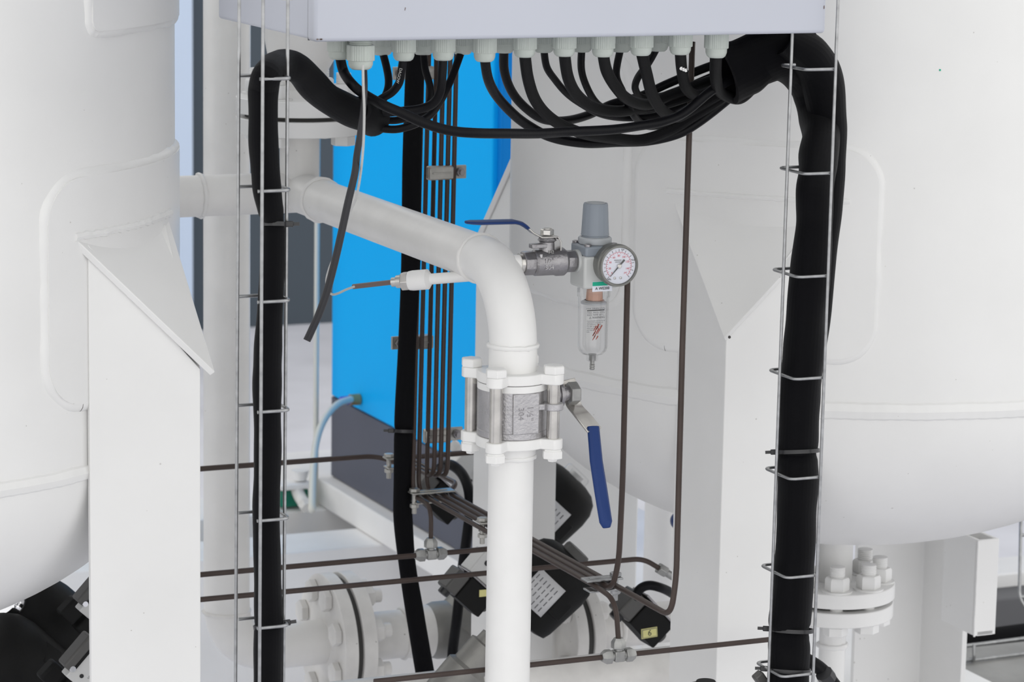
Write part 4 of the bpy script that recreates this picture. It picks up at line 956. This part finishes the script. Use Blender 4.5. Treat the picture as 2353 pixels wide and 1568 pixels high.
yr = [160, 399, 635, 869, 1098, 1324, 1550]; xr = [1918, 1908, 1899, 1890, 1880, 1871, 1864]; xm = [1853, 1850, 1834, 1826, 1817, 1808, 1797]
for y, a, b__ in zip(yr, xr, xm):
    p0 = onY(a, y-1, YR); p1 = V((onY(b__, y+2, YR).x, YR, p0.z)); p2 = go(p1, AY, px=b__-60); p3 = go(p2, AX, px=b__+30 if y > 200 else b__-26)
    hoops.append([p0, p1, p2, p3])
YR2 = hoops[0][2].y
mid = lambda x, y: go(V((onY(x, y, YR).x, YR, onY(x, y, YR).z)), AY, px=x)
dM = (pj(hoops[1][1])[2]+pj(hoops[1][2])[2])/2
tray('galvanised wire tray on the right, leaning slightly, holding the wide black sleeve', [
    (onY(1928, -60, YR-rw), onY(1866, 1620, YR-rw)), (onY(1821, 60, (YR+YR2)/2-.004), onY(1764, 1620, (YR+YR2)/2-.004))], hoops)

# ================================================================== lower left pipe, flanges
d5 = 4.25
vp_ = U(521, 800, d5+.15)
vpx = vp_
zE = go(vpx, AZ, py=1497).z
rv = px(53.5, 4.4); rh = px(51.5, 4.35)
lp_ = thing('pipe_run', (vpx.x, vpx.y, 0), 'thick white vertical pipe behind the left tray turning right at the bottom', 'pipe')
MB().tube(fil([V((vpx.x, vpx.y, 2.4)), V((vpx.x, vpx.y, zE)), go(V((vpx.x, vpx.y, zE)), AX, px=745)], .085, 14), rv, 36).build('pipe', 'pipe', lp_)
o = lp_.children[0]; 
zW = go(vpx, AZ, py=1405).z
bead([V((vpx.x+rv*math.cos(a*.2), vpx.y+rv*math.sin(a*.2), zW)) for a in range(32)], .003, lp_, 'dirty')
ax0 = V((vpx.x, vpx.y, zE)); dFz = pj(go(ax0, AX, px=760))[2]
fx_ = lambda p: go(ax0, AX, px=p).x
fj2 = thing('flange_joint', (fx_(760), vpx.y, zE), 'large dirty white pipe flange pair at the bottom left of centre', 'flange')
rL = px(157, dFz); x0 = fx_(740); x1 = fx_(770); x2 = fx_(783); x3 = fx_(814)
for xa_, xb2 in ((x0, x1), (x2, x3)):
    MB().lathe([(0, rL-.001), (.001, rL), (xb2-xa_-.001, rL), (xb2-xa_, rL-.001)], V((xa_, vpx.y, zE)), AX, 72).build('flange', 'dirty', fj2, ang=30)
MB().lathe([(0, rL*.93), (x2-x1, rL*.93)], V((x1, vpx.y, zE)), AX, 60).build('gasket', 'gdark', fj2)
def hbolts(C, r, n, a0, parent, s, m='dirty'):
    for i in range(n):
        a = a0+2*math.pi*i/n; P = C+(AZ*math.cos(a)+AY*math.sin(a))*r
        bt = MB(); bt.hexn(P+V((x0, 0, 0))-AX*s*1.1, AX, s*1.7, s*1.1, u=AZ); bt.lathe([(0, s), (x3-x0+s*2.8, s)], P+V((x0, 0, 0)), AX, 14); bt.hexn(P+V((x3, 0, 0)), AX, s*1.7, s*1.6, u=AZ); bt.build('bolt', m, parent)
hbolts(V((0, vpx.y, zE)), rL*.76, 8, math.radians(-22.5-0), fj2, px(16, dFz))
x4 = fx_(985)
rr_ = px(56, dFz)
MB().lathe([(0, rr_*1.15), (.02, rr_*1.02), (.04, rr_), (x4-x3-.04, rr_), (x4-x3-.02, rr_*1.12), (x4-x3, rr_*1.1)], V((x3-.001, vpx.y, zE)), AX, 40).build('weld_neck', 'dirty', fj2)
bead([V((fx_(925), vpx.y+rr_*math.cos(a*.2), zE+rr_*math.sin(a*.2))) for a in range(32)], .004, fj2, 'dirty')
avb = thing('angle_valve', (x4+.08, vpx.y, zE), 'grey cast angle valve body right of the large flange pair', 'valve')
diag = (AX+AZ).normalized()
MB().lathe([(0, rr_*1.0), (.02, rr_*1.2), (.16, rr_*1.2), (.18, rr_*1.0)], V((x4-.01, vpx.y, zE)), AX, 40).build('valve_body', 'castg', avb)
MB().lathe([(0, rr_*1.25), (.11, rr_*1.25), (.115, rr_*1.35), (.15, rr_*1.35)], V((x4+.05, vpx.y, zE)), diag, 40).build('bonnet', 'castg', avb)
# second line: flange, pipe to the right
cc = U(1310, 1452, 4.5); 
fj3 = thing('flange_joint', cc, 'dirty white flange pair half hidden behind the black actuator and riser', 'flange')
rq = px(112, 4.5)
for off in (0, .028):
    MB().lathe([(0, rq-.001), (.001, rq), (.017, rq), (.018, rq-.001)], cc+AX*off-AX*.02, AX, 64).build('flange', 'dirty', fj3, ang=30)
MB().lathe([(0, rq*.92), (.012, rq*.92)], cc+AX*-.003, AX, 48).build('gasket', 'gdark', fj3)
MB().tube([cc-AX*.01, cc+AX*.32], px(48, 4.5), 32).build('pipe', 'dirty', fj3)
bead([cc+AX*.075+(AY*math.cos(a*.2)+AZ*math.sin(a*.2))*px(48, 4.5) for a in range(32)], .004, fj3, 'dirty')
for i in range(4):
    a = .8+i*math.pi/2; P = cc-AX*.02+(AZ*math.cos(a)+AY*math.sin(a))*rq*.75; MB().hexn(P-AX*.012, AX, .014, .012).hexn(P+AX*.046, AX, .014, .014).build('bolt', 'dirty', fj3)
# low horizontal white header, with lower grey bonnet
hp = U(1380, 1560, 4.1)
o = MB().tube([V((hp.x-1.3, hp.y, hp.z)), V((hp.x+.12, hp.y, hp.z))], px(58, 4.1), 36).build('header_pipe', 'dirty')
tag(o, 'low white horizontal header pipe along the bottom edge of the photo', 'pipe')
bp = thing('angle_valve', U(1060, 1568, 3.95), 'grey cast valve bonnet poking up left of the riser at the bottom edge', 'valve')
a_ = U(1015, 1610, 3.95); b__ = U(1122, 1478, 3.95); dd_ = (b__-a_).normalized(); L3 = (b__-a_).length
MB().lathe([(-.05, px(56, 3.95)), (L3*.55, px(52, 3.95)), (L3*.6, px(42, 3.95)), (L3*.95, px(40, 3.95)), (L3*.97, px(30, 3.95)), (L3*1.1, px(28, 3.95))], a_, dd_, 36).build('bonnet', 'castg', bp)
# frame plate (pale) behind flanges

# ================================================================== actuators and solenoids
def actuator(C, ax, r, L2, label, cap='clear', lab=None, group='black valve actuators', capr=.36):
    t = thing('valve_actuator', C, label, 'actuator', group); ax = ax.normalized()
    prof = [(-L2, r*.7), (-L2+r*.06, r*.88), (-L2+r*.25, r*.93), (-r*.75, r), (-r*.45, r*.97), (-r*.2, r*.85), (-r*.06, r*.66), (0, r*.42), (0.001, r*.2)]
    MB().lathe(prof, C, ax, 56).build('housing', 'act', t, ang=45)
    MB().lathe([(-r*.1, r*capr), (r*.14, r*capr), (r*.2, r*capr*.9), (r*.21, r*.1)], C, ax, 32).build('indicator_cap', cap, t)
    if cap == 'clear': MB().lathe([(0, r*.2), (r*.14, r*.2)], C, ax, 20).build('indicator', 'alum', t)
    # raised square pads
    vw = (CAM-C).normalized(); s = (vw-ax*vw.dot(ax)).normalized(); w_ = ax.cross(s)
    for an in (-.75, .75):
        n_ = s*math.cos(an)+w_*math.sin(an); u_ = ax.cross(n_)
        MB().box(C-ax*r*1.15+n_*r*.96, r*.5, r*.5, r*.06, ax, u_, n_).build('moulded_pad', 'act', t, bev=.002)
    if lab:
        n_ = s*math.cos(lab)+w_*math.sin(lab); u_ = ax.cross(n_); c_ = C-ax*r*1.35+n_*r*.985
        # curved label
        vs = []; fs = []; kk = 10
        for i in range(kk+1):
            an = lab+(-.42+.84*i/kk); nn = s*math.cos(an)+w_*math.sin(an)
            for t0 in (-.45, .45): vs.append(C-ax*r*(1.15-t0)+nn*(r*1.012))
        fs = [[i*2, i*2+1, i*2+3, i*2+2] for i in range(kk)]
        lb = MB().add(vs, fs).build('label_plate', 'label', t)
        md = lb.modifiers.new('s', 'SOLIDIFY'); md.thickness = .0006; md.offset = 0
        tx = MB()
        for k2 in range(6):
            aa_ = lab-.34+.12*k2
            for seg in range(4):
                t0 = -.38+seg*.19; nn = s*math.cos(aa_)+w_*math.sin(aa_); uu = ax.cross(nn)
                tx.box(C-ax*r*(1.15-t0-.06)+nn*(r*1.024), r*.13, r*.022, .0003, ax, uu, nn)
        tx.build('fine_print', 'inkg', t)
    return t
a2 = (AX*.9+AZ*1.0-AY*.25)
actuator(U(1318, 1278, 4.25), a2, px(92, 4.25), px(190, 4.25), 'black valve actuator with silver label, lower of the two right of the riser', 'actg', .05)
actuator(U(1320, 1098, 4.68), a2, px(90, 4.68), px(190, 4.68), 'black valve actuator with clear cap, upper one right of the riser', 'clear', .2)
a3 = (-AX*.9+AZ*.8-AY*.3)
actuator(U(30, 1392, 4.03), a3, px(112, 4.03), px(330, 4.03), 'large black valve actuator under the left tank with chrome-ringed cap', 'chrome')
actuator(U(-45, 1480, 3.95), a3, px(112, 3.95), px(330, 3.95), 'charcoal valve actuator cut off at the bottom left corner', 'actg')
def solenoid(C, s, label, ang_=math.pi/4, flip=1, lab6=False, yel=False, white=True):
    t = thing('solenoid_valve', C, label, 'solenoid valve', 'small solenoid valves')
    X = (AX*math.cos(ang_)*flip+AZ*math.sin(ang_)).normalized(); Y = AY; Z = X.cross(Y)*(1)
    if Z.z < 0: Z = -Z
    q = lambda x, z, y=0: C+X*(x*s)+Z*(z*s)+Y*(y*s)
    MB().box(q(0, 0), 46*s, 44*s, 58*s, X, Y, Z).build('coil', 'act', t, bev=.002)
    MB().box(q(-2, 42), 42*s, 40*s, 26*s, X, Y, Z).build('connector', 'actg', t, bev=.003)
    MB().lathe([(0, 11*s), (14*s, 10*s), (15*s, 8*s)], q(-18, 42), -X, 20).build('cable_nut', 'tie', t)
    MB().lathe([(0, 9*s), (10*s, 9*s), (11*s, 6*s)], q(0, -29), -Z, 16).build('end_nut', 'actg', t)
    MB().box(q(24, 4), 3*s, 50*s, 74*s, X, Y, Z).build('mount_plate', 'ssdk', t, bev=.0008)
    if white:
        MB().box(q(48, 6), 44*s, 40*s, 70*s, X, Y, Z).build('valve_block', 'alum', t, bev=.0015)
        for dx, dz in ((40, -14), (56, 24)): MB().lathe([(0, 5*s), (.0008, 5*s)], q(dx, dz, -20), -Y, 16).build('port_hole', 'ink', t)
    if lab6:
        yy = C.y-22.4*s; lp6 = onY(1492, 1455, yy); RX = (AX*1.0+AZ*.06).normalized(); RZ = RX.cross(AY)
        MB().box(lp6, 26*s, .0006, 15*s, RX, AY, RZ).build('number_label', 'yell', t)
        MB().box(lp6-AY*.0005, 23.5*s, .0006, 12.5*s, RX, AY, RZ).build('label_border', 'inkg', t)
        MB().box(lp6-AY*.001, 22*s, .0006, 11*s, RX, AY, RZ).build('label_face', 'yell', t)
        text('6', 13*s, lp6-AY*.0015, AX, AZ, 'ink', t, 'numeral', .0001)
    if yel: MB().box(q(14, -6, -22.5), 16*s, .0008, 12*s, AX, Y, AZ).build('yellow_sticker', 'yell', t)
    return t
s_ = px(1.0, 4.2)
solenoid(U(1082, 1366, 4.2), s_*1.35, 'black solenoid valve left of the riser between the horizontal tubes', ang_=.82, yel=True)
solenoid(U(1484, 1428, 4.3), px(1.55, 4.3), 'black solenoid valve with yellow number 6 label left of the right leg', ang_=.75, flip=1, lab6=True, white=False)
solenoid(U(1012, 1150, 4.5), px(1.45, 4.5), 'black solenoid valve behind the head of the sloping tube bundle', ang_=.8, white=False)
# pale valve block with holes behind the upper tubes
vb = thing('valve_block', U(1062, 1075, 4.65), 'pale valve block with drilled holes behind the vertical tube feet', 'valve')
Xd = (AX*.75+AZ*.66).normalized(); Zd = Xd.cross(AY)
MB().box(U(1070, 1078, 4.65), .07, .033, .056, Xd, AY, Zd).build('block', 'alum', vb, bev=.002)
MB().tube([U(1038, 1020, 4.65), U(1062, 1042, 4.65)], px(11, 4.65), 16).build('silencer', 'dirty', vb)
MB().hexn(U(1036, 1018, 4.65), (U(1062, 1042, 4.65)-U(1038, 1020, 4.65)).normalized(), px(14, 4.65), .012).build('nut', 'dirty', vb)
for x, y in ((1062, 1068), (1085, 1088), (1072, 1100)): MB().lathe([(0, px(4, 4.65)), (.001, px(4, 4.65))], U(x, y, 4.65)-AY*.016, -AY, 14).build('port_hole', 'ink', vb)
# black cable loops behind
def pcable(pts, r, label, m='rubber', name='cable'):
    P = cat([U(*p) for p in pts], 8); return tag(MB().tube(P, px(r, pts[0][2]), 16).build(name, m), label, 'cable')
pcable([(1000, 1085, 4.60), (1030, 1068, 4.55), (1058, 1085, 4.53), (1075, 1120, 4.51), (1080, 1170, 4.50), (1072, 1240, 4.50), (1060, 1330, 4.50), (1050, 1420, 4.52), (1040, 1500, 4.55), (1030, 1640, 4.55)], 12, 'black cable looping down behind the head of the bundle')
pcable([(1455, 1385, 4.28), (1468, 1357, 4.26), (1490, 1346, 4.26), (1520, 1352, 4.27), (1550, 1368, 4.32), (1590, 1400, 4.46)], 11, 'black ribbed cable leaving the solenoid valve labelled 6')
MB_ = None
# left solenoids
def hood(C, s, label):
    t = thing('solenoid_valve', C, label, 'solenoid valve', 'solenoid valves under the left tank')
    X = (AX*.68+AZ*.73).normalized(); Z = X.cross(AY); Z = -Z if Z.x < 0 else Z
    q = lambda x, z, y=0: C+X*(x*s)+Z*(z*s)+AY*(y*s)
    MB().box(q(10, 52), 130*s, 40*s, 80*s, X, AY, Z).build('valve_block', 'alum', t, bev=.0015)
    MB().box(q(0, 0, -4), 84*s, 50*s, 22*s, X, AY, Z).build('hood', 'actg', t, bev=.003)
    MB().box(q(0, 13, -6), 76*s, 44*s, 7*s, X, AY, Z).build('hood_edge', 'act', t, bev=.001)
    MB().lathe([(0, 7*s), (2*s, 6.5*s)], q(-34, 9, -29), -AY, 16).build('screw', 'chrome', t)
    for x, z in ((-34, 38), (-30, 80), (20, 40)): MB().lathe([(0, 4.5*s), (.0008, 4.5*s)], q(x, z, -20), -AY, 14).build('port_hole', 'ink', t)
    return t
hood(U(204, 1350, 3.85), px(1, 3.85), 'solenoid valve under the left tank, upper one against the leg')
t = hood(U(176, 1495, 3.76), px(1.1, 3.76), 'solenoid valve at the bottom left, lower one with S-3 marking')
text('S-3', px(11, 3.7), U(207, 1560, 3.72), (AX*.7-AZ*.7), (AX+AZ), 'inkg', t)
def knobs(C, s, label):
    X = (AX*.7-AZ*.72).normalized(); Z = AY.cross(X)
    o = thing('manual_override', C, label, 'knob', 'black override blocks')
    for i in range(2): MB().box(C+X*(i*52*s)+AZ*(-i*2*s), 44*s, 46*s, 52*s, X, AY, Z).build('block', 'act', o, bev=.004)
knobs(U(164, 1402, 3.98), px(1, 3.98), 'pair of black blocks beside the upper left actuator')
knobs(U(118, 1548, 3.82), px(1, 3.82), 'pair of black blocks beside the lower left actuator')

# ================================================================== bottom right background
bk_ = thing('box_bracket', U(2230, 1345, 4.75), 'white open-topped box bracket right of the tank leg', 'bracket')
cA = U(2244, 1350, 4.45)
zt0 = go(cA, AZ, py=1243).z; zt1 = go(cA, AZ, py=1463).z
fr0 = V((cA.x, cA.y, 0)); rtx = go(cA, AX, px=2292).x; lfy = go(cA, AY, px=2166).y
MB().box(V(((cA.x+rtx)/2, cA.y+.003, (zt0+zt1)/2)), rtx-cA.x, .006, zt0-zt1).build('front_plate', 'white', bk_, bev=.001)
MB().box(V((cA.x+.003, (cA.y+lfy)/2+.0035, (zt0+zt1)/2)), .006, lfy-cA.y-.007, zt0-zt1).build('side_plate', 'white', bk_, bev=.001)
MB().box(V((rtx-.003, (cA.y+lfy)/2+.0035, (zt0+zt1)/2)), .006, lfy-cA.y-.007, zt0-zt1).build('side_plate', 'white', bk_, bev=.001)
MB().box(V(((cA.x+rtx)/2, (cA.y+lfy)/2, zt1+.003)), rtx-cA.x-.01, lfy-cA.y, .006).build('base_plate', 'white', bk_)
bead([V((cA.x-.001, cA.y-.001, zt1+(zt0-zt1)*i/10)) for i in range(11)], .0015, bk_)
# black cable trunk, wires
pcable([(2100, 1505, 5.5), (2200, 1487, 5.55), (2300, 1470, 5.6), (2450, 1450, 5.7)], 30, 'thick black cable bundle lying in the far wire tray at bottom right', 'foam', 'cable_bundle')
tr2 = thing('wire_tray', U(2260, 1510, 5.4), 'distant horizontal wire tray at the bottom right corner', 'cable tray')
for pts in ([(2100, 1498, 5.3), (2240, 1482, 5.36), (2450, 1455, 5.45)], [(2100, 1535, 5.3), (2240, 1517, 5.36), (2450, 1490, 5.45)]):
    MB().tube([U(*p) for p in pts], px(4, 5.3), 10).build('rail', 'wire', tr2)
for x in (2238, 2420): MB().tube(fil([U(x, 1482, 5.34), U(x, 1518, 5.34), U(x-22, 1510, 5.5)], .01), px(4, 5.3), 10).build('cross_wire', 'wire', tr2)
tr3 = thing('wire_tray', U(2350, 1300, 5.2), 'distant vertical wire tray cut off at the right edge', 'cable tray')
MB().tube(fil([U(2347, 1150, 5.2), U(2342, 1380, 5.2), U(2375, 1415, 5.2)], .02), px(4, 5.2), 10).build('rail', 'wire', tr3)
for y in (1230, 1372): MB().tube([U(2344, y, 5.2), U(2400, y, 5.2)], px(4, 5.2), 10).build('cross_wire', 'wire', tr3)
o = MB().box(V((U(2250, 1300, 6.2).x+.2, U(2250, 1400, 6.2).y, U(2250, 1300, 6.2).z/2)), 1.6, .12, U(2250, 1300, 6.2).z).build('skid_beam', 'beam', bev=.004)
tag(o, 'pale skid beam far behind the box bracket at right', 'beam')
o = MB().box(V((U(2250, 1560, 5.3).x, U(2250, 1560, 5.3).y-.1, U(2250, 1540, 5.3).z-.02)), 1.0, .5, .03).build('deck_board', 'deck', bev=.004)
tag(o, 'pale deck board at the bottom right corner', 'board')
p_ = U(2260, 1392, 6.0)
o = MB().box(V((p_.x, p_.y+.15, p_.z-.05)), 1.3, .25, .10).build('floor_duct', 'duct', bev=.003); tag(o, 'dark grey duct lying behind the box bracket at far right', 'duct')
# black plug under right sleeve, connector right of it, dome at bottom edge
cg2 = thing('cable_connector', U(1895, 1545, 3.5), 'black cable and threaded connector right of the right sleeve foot', 'connector')
MB().tube(cat([U(1850, 1515, 3.6), U(1882, 1535, 3.6), U(1902, 1556, 3.6), U(1935, 1600, 3.6)]), px(17, 3.4), 18).build('cable', 'rubber', cg2)
MB().lathe([(0, px(22, 3.4)), (.012, px(22, 3.4))], U(1893, 1548, 3.59), U(1935, 1600, 3.46)-U(1902, 1556, 3.44), 10).build('nut', 'tie', cg2)
o = MB().box(U(1748, 1562, 3.5), .012, .012, .018, (AX*.8+AZ*.6).normalized(), AY, (AX*-.6+AZ*.8)).build('bracket_clip', 'actg', bev=.002)
tag(o, 'small charcoal angled clip at the foot of the right tray', 'clip')
dm_ = thing('round_cap', U(1622, 1575, 3.5), 'charcoal round cap with moulded ring at the bottom edge in front of the right leg', 'cap')
MB().lathe([(-.06, px(50, 3.5)), (-.012, px(50, 3.5)), (-.002, px(40, 3.5)), (0, px(22, 3.5)), (.001, px(5, 3.5))], U(1622, 1572, 3.5), AZ, 36).build('cap_body', 'actg', dm_)
MB().lathe([(0, px(24, 3.5)), (.002, px(22, 3.5)), (.0021, px(14, 3.5))], U(1622, 1569, 3.5), AZ, 28).build('ring', 'act', dm_)
